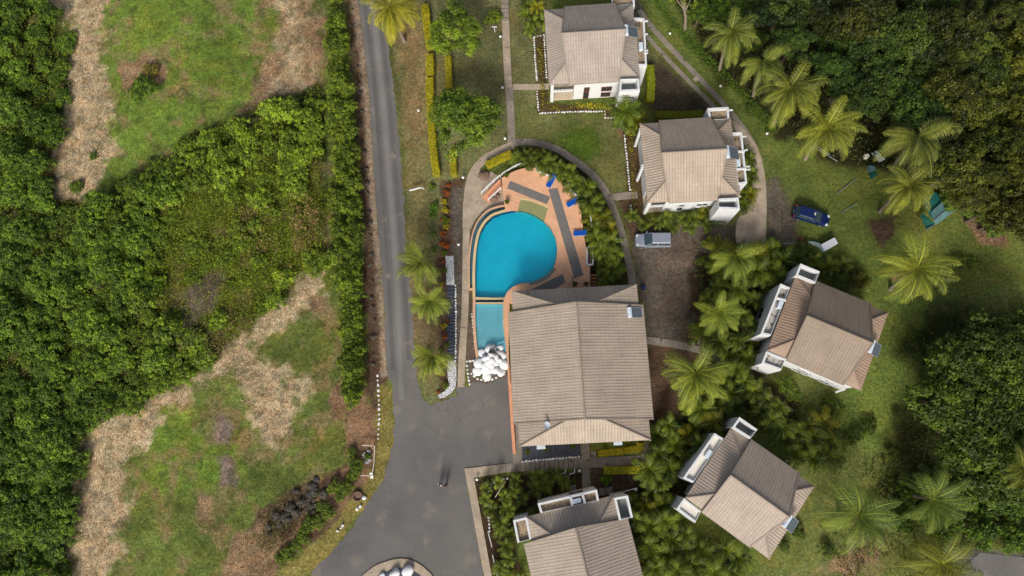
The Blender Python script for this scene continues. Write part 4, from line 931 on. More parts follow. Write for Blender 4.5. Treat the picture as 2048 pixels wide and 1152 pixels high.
bed('gravel', [(1044,907),(1036,893),(1160,885),(1161,912),(1100,918),(1044,922)], M_slate, .05)
# dark rock pile
rk = [rock_mesh('dark_rock', 60+i, M_rock, .5, .7, 2) for i in range(5)]
for i in range(34):
    t_ = rnd.random(); x = 535+110*t_+rnd.gauss(0, 9); y = 1060-85*t_+rnd.gauss(0, 12); s_ = rnd.uniform(.35, .85); p = W(x, y, .3)
    inst('rock', rk[i % 5], (p.x, p.y, .25+rnd.uniform(0, .3)), rnd.uniform(0, 6), (s_, s_*rnd.uniform(.6, 1), s_*.8), 'dark weathered rock in the rubble heap left of the bend', 'rock', 'dark rocks in the rubble heap')
for i in range(26):
    y = 20+i*28.5+rnd.uniform(-6, 6); x = 697+(y/750)*50+rnd.uniform(-4, 6); x = np.interp(y, [0, 250, 500, 750], [702, 722, 742, 750])+rnd.uniform(-4, 4); p = W(x, y, .2); s_ = rnd.uniform(.2, .5)
    inst('rock', rk[i % 5], (p.x, p.y, .12), rnd.uniform(0, 6), (s_*.8, s_, s_*.7), 'dark rock lying in the ditch along the left of the road', 'rock', 'dark rocks in the roadside ditch')
for x, y, r, lb in ((968, 350, .75, 'large brown boulder in the bed by the deck stairs'), (987, 397, .55, 'tan boulder below the deck stairs on the plaza'), (994, 392, .4, 'small tan boulder beside the stair rail')):
    p = W(x, y, .3); inst('rock', rock_mesh('brown_rock', int(x), M_brown, .4, .7, 3), (p.x, p.y, .2), 1, r, lb, 'rock')
# ------------------------------------------------------------------ foliage generators
def quads_mesh(name, V, tint, m_, k=4):
    """V: (n,k,3) corner array, one face each"""
    n = len(V); me = bpy.data.meshes.new(name); me.vertices.add(n*k); me.vertices.foreach_set('co', V.reshape(-1).astype(np.float32))
    me.loops.add(n*k); me.loops.foreach_set('vertex_index', np.arange(n*k, dtype=np.int32)); me.polygons.add(n)
    me.polygons.foreach_set('loop_start', np.arange(0, n*k, k, dtype=np.int32)); me.update(calc_edges=True)
    at = me.attributes.new('tint', 'FLOAT', 'FACE'); at.data.foreach_set('value', tint.astype(np.float32)); me.materials.append(m_); return me
def leaves(P_, Nn, size, rs, aspect=.45):
    """pointed leaf quads around directions Nn"""
    n = len(P_); t_ = rs.normal(size=(n, 3)); t_ -= (t_*Nn).sum(1)[:, None]*Nn; t_ /= np.linalg.norm(t_, axis=1)[:, None]+1e-9
    s_ = np.cross(Nn, t_); sz = size[:, None]
    return np.stack([P_, P_+t_*sz*.45+s_*sz*aspect*.5, P_+t_*sz+Nn*sz*-.12, P_+t_*sz*.45-s_*sz*aspect*.5], 1)
def crown_mesh(name, seed, rx, rz, ncl, per, leaf, m_, cr=.32, low=-.15, aspect=.5, base=.0, flatn=.55):
    rs = np.random.RandomState(seed); d = rs.normal(size=(ncl*3, 3)); d /= np.linalg.norm(d, axis=1)[:, None]; d = d[d[:, 2] > low][:ncl]
    lob = 1+.22*np.sin(np.arctan2(d[:, 1], d[:, 0])*3+seed)+.12*np.sin(np.arctan2(d[:, 1], d[:, 0])*5+seed*2)
    rr = rs.uniform(.55, 1.0, len(d))**.6
    cen = d*np.stack([rx*lob*rr, rx*lob*rr, rz*rr*np.ones_like(lob)], 1)+np.array([0, 0, base+rz*.35])
    cl = rs.uniform(.5, 1.45, len(cen)); crr = rx*cr*rs.uniform(.6, 1.25, len(cen))
    P_ = []; Nn = []; T = []
    for c, ct, r, dd in zip(cen, cl, crr, d):
        v_ = rs.normal(size=(per, 3)); v_ /= np.linalg.norm(v_, axis=1)[:, None]; v_[:, 2] = np.where(v_[:, 2] < -.2, -v_[:, 2], v_[:, 2])
        rad = rs.uniform(.45, 1.0, per)**.5*r
        P_.append(c+v_*rad[:, None]*np.array([1, 1, .75])); nn = v_*.7+np.array([0, 0, flatn])+rs.normal(size=(per, 3))*.45; Nn.append(nn/np.linalg.norm(nn, axis=1)[:, None]); T.append(ct*rs.uniform(.72, 1.28, per))
    P_ = np.concatenate(P_); Nn = np.concatenate(Nn); T = np.concatenate(T)
    return quads_mesh(name, leaves(P_, Nn, leaf*rs.uniform(.6, 1.3, len(P_)), rs, aspect), T, m_)
def trunk_mesh(name, h, r0, r1, lean=(0, 0), m_=None, branches=0, seed=0, spread=1.5):
    mb = MB(); r = random.Random(seed)
    pts = [(lean[0]*(t_**1.6), lean[1]*(t_**1.6), h*t_) for t_ in (0, .15, .35, .55, .75, 1)]
    mb.tube(pts, [r0*1.35, r0, r0*.85+r1*.15, (r0+r1)/2, r1*1.1, r1], 8)
    for k in range(branches):
        a_ = 2*math.pi*k/branches+r.uniform(-.4, .4); z0 = h*r.uniform(.45, .8); L = spread*r.uniform(.7, 1.1)
        mb.tube([(0, 0, z0), (math.cos(a_)*L*.5, math.sin(a_)*L*.5, z0+L*.45), (math.cos(a_)*L, math.sin(a_)*L, z0+L*.7)], [r1*.8, r1*.55, r1*.25], 6)
    me = bpy.data.meshes.new(name); me.from_pydata(mb.v, [], mb.f); me.materials.append(m_ or M_bark2); return me
def palm_mesh(name, seed, nfr, L, m_, leaflets=34, droop=1.0, up=(.1, 1.1), wleaf=.075, llen=.85, wind=(0, 0), gap=None, base_z=0, stiff=.0, fvar=.36):
    rs = np.random.RandomState(seed); Q = []; T = []
    for f in range(nfr):
        az = 2*math.pi*(f*.618034)+rs.normal()*.22
        if gap and abs((az-gap[0]+math.pi) % (2*math.pi)-math.pi) < gap[1] and rs.rand() < .75: az += math.pi*rs.uniform(.6, 1.4)
        e0 = up[0]+(up[1]-up[0])*(1-(f/nfr))*rs.uniform(.8, 1.15); ln = L*rs.uniform(.70, 1.1); ft = rs.uniform(1-fvar, 1+fvar); bend = rs.normal()*.035
        if f > nfr-3: ft *= 1.05
        ns = 16; p = np.zeros(3)+np.array([0, 0, base_z]); e = e0; pts = [p]; dirs = []; azc = az
        wv_ = np.array([wind[0], wind[1], 0])
        for i in range(ns):
            d = np.array([math.cos(azc)*math.cos(e), math.sin(azc)*math.cos(e), math.sin(e)])+wv_*(i/ns)*.6; d /= np.linalg.norm(d)
            p = p+d*ln/ns; pts.append(p); dirs.append(d); azc += bend; e -= droop*(.05+.13*(i/ns))
        pts = np.array(pts); dirs = np.array(dirs+[dirs[-1]])
        # rachis as a thin ribbon with thickness in two planes
        for i in range(ns):
            d = dirs[i]; s_ = np.cross(d, [0, 0, 1]); s_ /= np.linalg.norm(s_)+1e-6; w0 = .055*(1-i/ns)+.012; w1 = .055*(1-(i+1)/ns)+.012; up_ = np.cross(s_, d)*.01
            Q.append([pts[i]-s_*w0+up_, pts[i]+s_*w0+up_, pts[i+1]+s_*w1+up_, pts[i+1]-s_*w1+up_]); T.append(1.5)
        for i in range(leaflets):
            t_ = (.10+.88*(i+rs.rand()*.6)/leaflets); x = t_*ns; k = min(ns-1, int(x)); fr = x-k; b0 = pts[k]*(1-fr)+pts[k+1]*fr; d = dirs[k]
            s_ = np.cross(d, [0, 0, 1]); s_ /= np.linalg.norm(s_)+1e-6; u_ = np.cross(s_, d)
            ll = llen*(math.sin(math.pi*min(1, .18+t_*.86))**.7)*rs.uniform(.85, 1.1)
            for sg in (-1, 1):
                dr = d*(.55+.35*t_)+s_*sg*(.85-stiff*.3)+u_*rs.uniform(-.05, .22)+wv_*.35; dr /= np.linalg.norm(dr)
                tip = b0+dr*ll+np.array([0, 0, -1])*ll*rs.uniform(.25, .6)*(1-stiff); midp = b0+dr*ll*.55+np.array([0, 0, -.06])*ll
                wv2 = d*wleaf*.5
                Q.append([b0-wv2*.6, b0+wv2*.6, midp+wv2, midp-wv2]); Q.append([midp-wv2, midp+wv2, tip+wv2*.15, tip-wv2*.15])
                tt = ft*rs.uniform(.82, 1.2); T += [tt, tt*1.1]
    return quads_mesh(name, np.array(Q), np.array(T), m_)
def scatter(name, poly, dens, m_, leaf=.2, hz=(.02, .3), aspect=.5, upn=.6, tint=(.6, 1.3), seed=1, lab=None, kind='stuff', col=None, cat=None, patch=0, stalk=False):
    """many small blades over a traced patch, one object"""
    rs = np.random.RandomState(seed); q = np.array(wl(poly)); x0, y0 = q.min(0); x1, y1 = q.max(0); n = int((x1-x0)*(y1-y0)*dens)
    X = rs.uniform(x0, x1, n); Y = rs.uniform(y0, y1, n); sdv = sdist(X, Y, [tuple(p) for p in q])
    keep = sdv > rs.rand(n)*.5
    if patch: keep &= fbm(X, Y, .5, seed+3, 3)+rs.normal(size=n)*.06 > patch
    X = X[keep]; Y = Y[keep]; n = len(X); Z = rs.uniform(hz[0], hz[1], n)*(.6+.8*fbm(X, Y, .8, seed+9, 2))
    Nn = rs.normal(size=(n, 3))*(1-upn)+np.array([0, 0, upn]); Nn /= np.linalg.norm(Nn, axis=1)[:, None]
    cl = .6+.8*fbm(X, Y, 1.5, seed+5, 2)
    V = leaves(np.stack([X, Y, Z], 1), Nn, leaf*rs.uniform(.6, 1.4, n), rs, aspect)
    me = quads_mesh(name, V, rs.uniform(tint[0], tint[1], n)*cl, m_); o = bpy.data.objects.new(name, me); COL.objects.link(o)
    if col: o.color = col
    return tag(o, lab, cat, None, kind)
def sample(poly, spacing, seed, n=None, tries=9000):
    r = random.Random(seed); xs_ = [p[0] for p in poly]; ys_ = [p[1] for p in poly]; out = []
    for _ in range(tries):
        x, y = r.uniform(min(xs_), max(xs_)), r.uniform(min(ys_), max(ys_))
        if inside(x, y, poly) and all((x-a)**2+(y-b_)**2 > spacing**2 for a, b_ in out): out.append((x, y))
        if n and len(out) >= n: break
    return out
# ------------------------------------------------------------------ ground cover
scatter('dry_grass', [(70,-40),(250,-40),(205,45),(215,130),(222,250),(228,300),(205,375),(165,405),(100,418),(108,300),(125,200),(138,100)], 34, M_straw, .5, (.02, .35), .09, .55, (.5, 1.4), 2, patch=.40)
scatter('dry_grass', [(600,560),(650,545),(640,600),(560,640),(500,700),(560,740),(640,760),(590,820),(600,880),(540,890),(490,830),(470,770),(400,790),(330,820),(300,880),(255,930),(260,1040),(240,1100),(205,1170),(120,1170),(150,1060),(150,960),(172,880),(190,845),(300,795),(430,740),(470,690),(540,625)], 34, M_straw, .5, (.02, .35), .09, .55, (.5, 1.4), 3, patch=.40)
scatter('dry_grass', [(545,-30),(605,-30),(630,190),(580,215),(500,190),(560,110)], 22, M_straw, .5, (.02, .3), .10, .55, (.5, 1.15), 4, patch=.46)
scatter('dry_grass', [(680,600),(715,600),(735,780),(760,830),(750,880),(720,980),(640,1060),(560,1140),(450,1160),(440,1100),(560,1050),(690,900),(665,800)], 18, M_straw, .45, (.02, .3), .10, .55, (.35, 1.0), 5, patch=.50, col=(.8, .72, .62, 1))
scatter('meadow_grass', [(205,-40),(560,-40),(600,100),(520,200),(420,250),(300,330),(210,380),(228,250),(212,130),(190,60)], 20, M_grass, .3, (.0, .16), .22, .5, (.4, 1.6), 6, patch=.30)
scatter('meadow_grass', [(240,860),(330,800),(480,740),(620,600),(690,620),(700,900),(640,980),(520,1060),(440,1160),(215,1160),(260,1040),(262,930)], 18, M_grass, .3, (.0, .16), .22, .5, (.4, 1.5), 7, patch=.36, col=(.9, .9, .85, 1))
scatter('undergrowth', thick[2:-3]+[(0, 1160), (0, 0)], 44, M_leaf, .24, (.1, 1.5), .45, .5, (.4, 1.4), 8, patch=.25, col=(1.1,1.08,.85,1))
scatter('vine_mat', [(340,420),(470,330),(650,330),(655,540),(600,560),(540,625),(470,690),(420,640),(455,560),(400,540),(330,640),(300,560)], 70, M_leaf, .2, (.4, 1.6), .4, .55, (.6, 1.5), 9, patch=.38, col=(1.3, 1.3, .85, 1))
scatter('hedge_ground_cover', [(1292,-10),(1318,-10),(1350,40),(1400,90),(1450,140),(1500,190),(1545,235),(1560,265),(1535,275),(1490,215),(1440,160),(1380,105),(1330,50)], 90, M_leaf, .2, (.05, .5), .5, .6, (.5, 1.3), 10, col=(.75, 1.05, .7, 1))
scatter('undergrowth', [(1330,-40),(1410,110),(1550,250),(1650,320),(1900,370),(1950,440),(2080,500),(2100,-60)], 16, M_leaf, .34, (.0, .9), .45, .5, (.2, .9), 11, patch=.3, col=(.7, .72, .8, 1))
scatter('undergrowth', [(1800,660),(2080,600),(2080,1090),(1880,1085),(1760,1000),(1700,940),(1800,880),(1840,780)], 20, M_leaf, .3, (.0, .8), .45, .5, (.3, 1.0), 12, patch=.34, col=(.8, .85, .8, 1))
scatter('undergrowth', [(1650,1080),(1760,960),(1900,980),(2080,1080),(1950,1100),(1860,1160),(1680,1160)], 22, M_leaf, .3, (.0, .6), .45, .5, (.3, 1.1), 13, patch=.38, col=(.9, .9, .8, 1))
scatter('garden_undergrowth', [(1385,470),(1560,490),(1640,560),(1520,640),(1520,800),(1660,800),(1640,900),(1500,830),(1420,900),(1340,1160),(1270,1160),(1250,1000),(1320,930),(1400,800)], 16, M_leaf, .3, (.0, .5), .4, .5, (.3, 1.1), 14, patch=.42)
scatter('flower_bed_plants', [(1072,90),(1087,85),(1092,160),(1095,205),(1210,205),(1212,222),(1080,224),(1076,180)], 60, M_yell, .2, (.0, .35), .5, .5, (.35, 1.1), 15, patch=.42, col=(.75, .8, .8, 1))
scatter('flower_bed_plants', [(1150,206),(1210,204),(1230,232),(1212,232),(1205,220),(1150,222)], 70, M_yell, .2, (.1, .5), .5, .5, (.6, 1.2), 16, patch=.34)
scatter('flower_bed_plants', [(1250,255),(1268,255),(1278,420),(1264,425)], 60, M_yell, .22, (.0, .5), .4, .5, (.35, 1.0), 17, patch=.40, col=(.8, .8, .9, 1))
scatter('strip_planting', [(936,580),(945,580),(946,650),(936,650)], 120, M_leaf, .16, (.05, .3), .5, .5, (.6, 1.4), 18)
scatter('verge_grass', [(755,760),(787,775),(785,900),(766,955),(700,1062),(610,1156),(560,1156),(690,1030),(745,950)], 26, M_grass, .2, (.0, .1), .25, .5, (.6, 1.2), 19, patch=.4, col=(1.3, 1.1, .9, 1))
scatter('lawn_grass', [(1540,340),(1700,400),(1800,470),(2050,500),(2050,620),(1850,640),(1830,800),(1780,900),(1700,960),(1640,900),(1780,640),(1640,520),(1540,500)], 22, M_grass, .2, (.0, .08), .25, .5, (.5, 1.15), 20, patch=.36, col=(.85, .9, .85, 1))
scatter('lawn_grass', [(780,20),(850,60),(858,350),(880,480),(860,780),(840,740),(820,560),(800,300)], 30, M_grass, .2, (.0, .1), .25, .5, (.6, 1.3), 21, patch=.42, col=(1.1, 1.0, 1, 1))
scatter('ditch_weeds', [(703,-20),(718,-20),(732,150),(748,420),(764,600),(768,740),(745,740),(735,560),(718,250)], 40, M_straw, .35, (.0, .4), .12, .5, (.2, .8), 22, patch=.42, col=(.8, .7, .6, 1))
scatter('rubble_weeds', [(500,1040),(600,955),(655,970),(660,1015),(600,1065),(540,1110),(500,1090)], 50, M_straw, .4, (.1, .9), .12, .5, (.25, .9), 51, patch=.44, col=(.75, .65, .55, 1))
scatter('rubble_weeds', [(500,1040),(600,955),(655,970),(660,1015),(600,1065),(540,1110),(500,1090)], 40, M_leaf, .22, (.1, .9), .45, .5, (.4, 1.1), 52, patch=.52)
scatter('green_tufts', [(70,-40),(250,-40),(205,45),(215,130),(222,250),(228,300),(205,375),(165,405),(100,418),(108,300),(125,200),(138,100)], 30, M_grass, .22, (.05, .3), .3, .5, (.5, 1.1), 53, patch=.56)
scatter('green_tufts', [(650,545),(640,600),(500,700),(600,880),(540,890),(470,770),(330,820),(255,930),(205,1170),(120,1170),(150,960),(190,845),(430,740),(540,625)], 34, M_grass, .22, (.05, .3), .3, .5, (.5, 1.1), 54, patch=.54)
scatter('withered_scrub', [(585,395),(625,380),(650,430),(640,500),(600,520),(585,470)], 46, M_straw, .3, (.9, 2.3), .3, .5, (.3, 1.1), 61, patch=.44, col=(.85, .66, .45, 1))
scatter('withered_scrub', [(420,640),(470,620),(520,640),(500,690),(420,730),(350,740),(330,700)], 50, M_straw, .3, (.5, 1.6), .3, .5, (.25, .9), 62, patch=.42, col=(.8, .72, .5, 1))
scatter('withered_scrub', [(480,420),(540,400),(600,540),(560,600),(500,560)], 30, M_straw, .3, (.8, 1.9), .3, .5, (.3, 1.0), 63, patch=.5, col=(.9, .85, .5, 1))
# ------------------------------------------------------------------ shrubs of the thicket
shr = [crown_mesh('shrub_foliage', 100+i, 1.15, .8, 74, 34, .19, M_leaf, .19, -.02, .5) for i in range(6)]
stm = trunk_mesh('shrub_stem', 1.0, .07, .04, branches=4, seed=3, spread=.7)
def shrub(mesh, px, py, z, s_, col, label, group, name='shrub', zs=1.0, stem=True):
    p = W(px, py, z); r = empty(name, (p.x, p.y, 0), rnd.uniform(0, 6.28), label, 'bush' if 'bush' in name else 'shrub', group)
    inst('foliage', mesh, (0, 0, .5*zs*s_), 0, (s_, s_, s_*zs), color=col, parent=r)
    if stem: inst('stem', stm, (0, 0, 0), 0, (1, 1, .9*zs*s_+.2), parent=r)
    return r
T1 = [(-30,-10),(85,0),(130,60),(132,130),(120,230),(106,300),(100,400),(190,410),(250,372),(330,322),(420,265),(520,225),(600,198),(640,215),(648,420),(640,530),(590,545),(555,590),(560,610),(505,648),(465,686),(425,716),(378,750),(295,785),(245,810),(186,835),(162,885),(146,960),(146,1060),(122,1165),(-30,1165)]
clear = [[(405,555),(445,530),(455,575),(425,640),(350,700),(330,690),(370,640)]]
pts = [p for p in sample(T1, 28.5, 5, 400) if not any(inside(*p, c) for c in clear)]
MATZ = [(330,430),(430,350),(560,300),(650,330),(655,540),(600,560),(540,625),(470,690),(410,700),(330,650),(300,560)]
rnd.shuffle(pts); pts = [p for p in pts if not inside(*p, MATZ) or rnd.random() < .45][:270]
def c_thick(x, y):
    # olive towards the middle, deep green at the left edge and bottom
    g = max(0, min(1, (x-120)/350)); k = rnd.uniform(.75, 1.4)
    return ((.76+.42*g)*k, (.98+.34*g)*k, (.78+.1*g)*k, 1)
for x, y in pts:
    s_ = rnd.uniform(.9, 1.75)
    if 330 < x < 640 and 400 < y < 640 and rnd.random() < .55: s_ *= .65
    shrub(shr[rnd.randrange(6)], x, y, 1.3, s_, c_thick(x, y), 'leafy green shrub in the dense thicket left of the road', 'shrubs of the dense thicket', zs=rnd.uniform(.55, 1.15))
T2 = [(660,-20),(676,-20),(688,120),(702,260),(712,420),(714,560),(706,640),(711,785),(704,790),(698,780),(694,600),(674,560),(672,420),(668,250),(662,120)]
for x, y in sample(T2, 17, 6, 150)+[(float(np.interp(yy, [575, 700, 795], [701, 707, 710]))+rnd.uniform(-4, 4), yy) for yy in range(570, 800, 11)]:
    k = rnd.uniform(.75, 1.2); shrub(shr[rnd.randrange(6)], x, y, 1.3, rnd.uniform(.75, 1.12), (1.1*k, 1.2*k, .9*k, 1), 'bright green shrub in the long row close along the left of the road', 'shrubs in the row along the road', name='roadside_bush', zs=rnd.uniform(1, 1.5))
for x, y in [(702,905),(707,925),(712,940),(700,955),(693,975),(640,1015),(655,1025),(640,1040),(620,1045),(605,1075),(590,1090),(575,1105),(610,1058),(668,975),(678,995),(560,1120)]:
    shrub(shr[rnd.randrange(6)], x, y, .8, rnd.uniform(.5, .85), (.95, 1.05, .8, 1), 'low green shrub scattered on the bank between rubble heap and road', 'low shrubs on the bank', zs=.9)
for x, y, s_, lb in ((290, 175, 1.5, 'lone round shrub in the bright meadow at the upper left'), (270, 185, .9, 'smaller shrub leaning on the lone meadow shrub'), (300, 140, .9, 'dry tangled shrub above the lone meadow shrub'), (150, 372, .8, 'small green shrub in the pale dry strip at the left'), (182, 310, .5, 'tiny green shrub high in the pale dry strip')):
    shrub(shr[rnd.randrange(6)], x, y, .9, s_, (.75, .95, .8, 1) if lb[0] != 'd' else (1.8, 1.2, 1.5, 1), lb, None, zs=.8)
for x, y, s_, lb in ((1570, 770, 1.0, 'bright green shrub under the long white wall of the askew villa'), (1588, 788, .8, 'second bright shrub below the askew villa wall'), (1660, 800, .75, 'round dark shrub alone on the grass below the brown roof'), (1665, 815, 1.0, 'bigger dark shrub on the grass below the brown roof'), (1795, 822, .45, 'tiny round bush on the lawn left of the big dark tree'), (1785, 905, .6, 'small bush near the lower lawn left of the big tree'), (1740, 850, .8, 'low dark shrub right end of the small lawn hedge'), (1715, 868, .8, 'low dark shrub in the middle of the small lawn hedge'), (1695, 880, .7, 'low dark shrub left end of the small lawn hedge'), (1597, 1062, .7, 'dark shrub behind the lower askew villa'), (1570, 1092, .6, 'small shrub at the lowest corner of the askew villa'), (1610, 495, .9, 'dark shrub by the rusty frame above the askew villa'), (1915, 525, .9, 'low sprawling dark shrub alone on the right lawn'), (1950, 530, .8, 'second low sprawling shrub on the right lawn'), (1655, 1100, .8, 'shrub on the grass bottom right')):
    shrub(shr[rnd.randrange(6)], x, y, .6, s_, (.9, 1.0, .8, 1) if 'bright' in lb else (.55, .62, .55, 1), lb, None, zs=.7)
# ------------------------------------------------------------------ broadleaf trees
trm = [crown_mesh('tree_foliage', 200+i, 3.2, 1.9, 110, 70, .34, M_leaf, .20, -.05, .55) for i in range(5)]
trk_ = [trunk_mesh('tree_trunk', 1.0, .2, .1, (0, 0), branches=6, seed=i, spread=.8) for i in range(3)]
def tree(px, py, zc, s_, col, label, group=None, name='broadleaf_tree', mesh=None, zs=1.0):
    p = W(px, py, zc+1.5); r = empty(name, (p.x, p.y, 0), rnd.uniform(0, 6.28), label, 'tree', group)
    inst('crown', mesh or trm[rnd.randrange(5)], (0, 0, zc), 0, (s_, s_, s_*zs), color=col, parent=r)
    inst('trunk', trk_[rnd.randrange(3)], (0, 0, 0), 0, (1.2, 1.2, zc*.8), parent=r); return r
big = [crown_mesh('round_tree_foliage', 230+i, 3.3, 2.2, 150, 80, .26, M_leaf, .19, -.1, .6) for i in range(2)]
tree(908, 58, 3.6, .98, (1.05, 1.2, .8, 1), 'round green tree above the clipped hedges nearest the top edge', mesh=big[0])
tree(926, 240, 3.6, 1.22, (.82, .98, .75, 1), 'biggest round green tree on the lawn, beside the golden hedges', mesh=big[1])
F = [(1530,-20),(2075,-20),(2075,440),(1975,420),(1920,360),(1890,300),(1830,200),(1720,190),(1660,130),(1600,90),(1555,60),(1520,20)]
fp = sample(F, 44, 9, 110)
for x, y in fp:
    g = max(0, (x-1850)/200); k = rnd.uniform(.26, .85); hu = rnd.uniform(-.12, .16)
    tree(x, y, rnd.uniform(3.0, 6.5), rnd.uniform(.55, 1.1), ((.50+hu+.5*g)*k, (.60+.34*g)*k, (.66+.1*g)*k, 1), 'dark green forest tree crown in the closed canopy at the upper right', 'trees of the upper right forest', zs=rnd.uniform(.8, 1.2))
for x, y, s_ in ((1405, 15, .5), (1440, 20, .6), (1475, 15, .7), (1510, 70, .5), (1690, 175, .5), (1990, 400, .7), (1930, 395, .6), (1965, 375, .6), (2010, 350, .8), (1975, 330, .7), (1925, 335, .6), (2035, 420, .7), (2000, 440, .5)):
    tree(x, y, 2.5, s_, (.62, .8, .62, 1), 'smaller leafy green tree at the ragged edge of the upper right forest', 'small trees at the forest edge')
BT = [(1905,740),(1935,705),(1990,700),(2070,695),(2080,960),(1990,960),(1925,920),(1888,870),(1880,800)]
for x, y in sample(BT, 62, 4, 20):
    k = rnd.uniform(.6, .85); tree(x, y, 4.8, rnd.uniform(.95, 1.25), (.66*k, .80*k, .66*k, 1), 'dark crown in the big clump of trees at the right edge below the lawn', 'trees of the right hand clump')
for x, y in sample([(1800,960),(1900,960),(2070,980),(2070,1080),(1900,1080),(1780,1030)], 46, 3, 14):
    shrub(shr[rnd.randrange(6)], x, y, 1.2, rnd.uniform(1, 1.5), (.6, .8, .62, 1), 'dark shrub in the overgrown lower right corner', 'shrubs of the lower right corner', name='corner_bush')
# bare/pale tree near the drive
rt = empty('pale_tree', W(1372, 22, 3), .4, 'pale barked sparse tree beside the drive at the top edge', 'tree')
rt.location.z = 0
bm_ = MB(); bm_.tube([(0, -1, 0), (0, -.4, 2), (-.3, 1.2, 4.5)], [.25, .2, .12], 8)
for dx, dy in ((-1.6, 1.2), (-.8, 2.4), (1.4, .4), (.6, 2.2)): bm_.tube([(-.1, 0, 3), (dx*.6, .6+dy*.5, 4.2), (dx, 1+dy, 5.2)], [.11, .07, .03], 6)
bm_.build('trunk', M_bark, rt, origin=(0, 0, 0)); inst('crown', crown_mesh('sparse_crown', 301, 2.0, .8, 26, 30, .25, M_leaf, .2, .0), (0, 1, 4.6), parent=rt, color=(1, 1.05, .8, 1))
# ------------------------------------------------------------------ coconut palms
pal = [palm_mesh('palm_crown_leaves', 400+i, 25, 4.6, M_palm, 40, 1.1, (-.3, 1.3), .058, 1.0, wind=[(0, -.55), (-.2, -.35), (.15, -.45), (0, -.1)][i], gap=[(1.57, .9), (1.2, .8), (2.0, .8), None][i]) for i in range(4)]
ded = [palm_mesh('dead_fronds', 480+i, 3, 3.6, M_straw, 26, .9, (-1.0, -.5), .06, .7) for i in range(3)]
plist = [ # px, py, radius px, z, variant, rot, tint, label
 (1463,60,72,7.5,0,.1,(1,1,1,1),'tall coconut palm nearest the top of the forest edge, left of the others'),
 (1530,118,66,8,1,.5,(.95,.95,1,1),'second coconut palm down the forest edge, crowded by its neighbour'),
 (1583,172,86,8,0,-.3,(1.05,1,.9,1),'wide coconut palm third down the forest edge with pale hanging fronds'),
 (1656,250,84,7.5,2,-.1,(1.2,1.12,.9,1),'coconut palm with broad arching fronds above the pale debris, forest edge'),
 (1840,270,92,8,1,.2,(.85,.82,.9,1),'dull coconut palm among the forest trees above the green shelter'),
 (1822,366,68,7,0,-.5,(1.1,1.0,.8,1),'coconut palm standing over the green shelter'),
 (1838,535,84,7,3,0,(1.25,1.2,.9,1),'lone coconut palm on the open right lawn'),
 (1475,510,62,6,1,.3,(1.0,1.05,.9,1),'coconut palm at the right of the gravel parking, beside the concrete drive'),
 (1438,622,58,6,2,.2,(1.1,1.15,.9,1),'coconut palm over the wooden pallet right of the parking'),
 (1392,745,80,6.5,0,-.2,(1.2,1.2,.9,1),'coconut palm standing right of the main building roof'),
 (778,10,78,6.5,0,.1,(1.7,1.35,.7,1),'yellowish coconut palm leaning over the road at the top'),
 (842,522,62,4.5,1,-.9,(1.1,1.1,1,1),'small coconut palm leaning over the road beside the white pebble bed'),
 (858,600,54,4,2,-.5,(1.15,1.2,1,1),'middle one of the three small palms between road and slate bed'),
 (866,712,54,4,1,-.3,(1.15,1.15,.9,1),'lowest of the three small palms between road and slate bed'),
 (1722,1030,84,7,3,.4,(.85,.95,1,1),'coconut palm with thin spread fronds right of the lower askew villa'),
 (1868,1000,78,6.5,2,.9,(.75,.85,.9,1),'dark coconut palm half lost in the lower right thicket'),
 (1886,1128,80,6.5,3,1.2,(1.1,1.0,.9,1),'coconut palm cut by the bottom edge near the grey access road'),
 (2050,935,60,7,3,2,(1.0,.95,.8,1),'coconut palm cut by the right edge of the photo'),
]
for i, (px, py, r, z, v_, rz, cl, lb) in enumerate(plist):
    p = W(px, py, z+.6); s_ = r/15.8/4.4*((CH-z)/CH)*1.04
    rt = empty('coconut_palm', (p.x, p.y, 0), rz, lb, 'palm tree', 'coconut palms')
    inst('crown', pal[v_], (0, 0, z), 0, s_, color=cl, parent=rt)
    lx = rnd.uniform(.3, 1.0)
    if i % 2 == 0 or i in (2, 10): inst('dead_frond', ded[i % 3], (0, 0, z-.1), rnd.uniform(0, 6), s_, color=(.62, .5, .4, 1), parent=rt)
    tm = trunk_mesh('palm_trunk', z+.1, .2, .13, (0, 0), M_bark); 
    for v in tm.vertices:
        k = max(0, 1-v.co.z/z)**1.5; v.co.x += lx*k; v.co.y -= .9*k
    inst('trunk', tm, (0, 0, 0), 0, 1, parent=rt)
# small fan of debris / coconuts omitted; areca and fan palms
are = [palm_mesh('areca_leaves', 450+i, 13, 2.15, M_areca, 17, 1.4, (.05, 1.35), .075, .55, stiff=.1, fvar=.6) for i in range(5)]
arst = MB()
for k in range(5):
    a_ = k*1.3; arst.tube([(math.cos(a_)*.12, math.sin(a_)*.12, 0), (math.cos(a_)*.3, math.sin(a_)*.3, 1.0)], [.05, .035], 6)
arm = bpy.data.meshes.new('areca_stems'); arm.from_pydata(arst.v, [], arst.f); arm.materials.append(M_bark)
def areca(px, py, s_, z, col, label, group, name='areca_palm'):
    p = W(px, py, z+.3); rt = empty(name, (p.x, p.y, 0), rnd.uniform(0, 6.28), label, 'palm', group)
    inst('crown', are[rnd.randrange(5)], (0, 0, z), 0, s_, color=col, parent=rt); inst('stem', arm, (0, 0, 0), 0, (1, 1, z+.1), parent=rt)
def zone(poly, sp, n, s_, z, label, group, seed, dark=1.0):
    for x, y in sample(poly, sp, seed, n):
        k = rnd.uniform(.7, 1.3)*dark; w_ = rnd.random() < .09
        areca(x, y, rnd.uniform(*s_), rnd.uniform(*z), (1.45*k, 1.1*k, .6*k, 1) if w_ else (k, k, .9*k, 1), label, group)
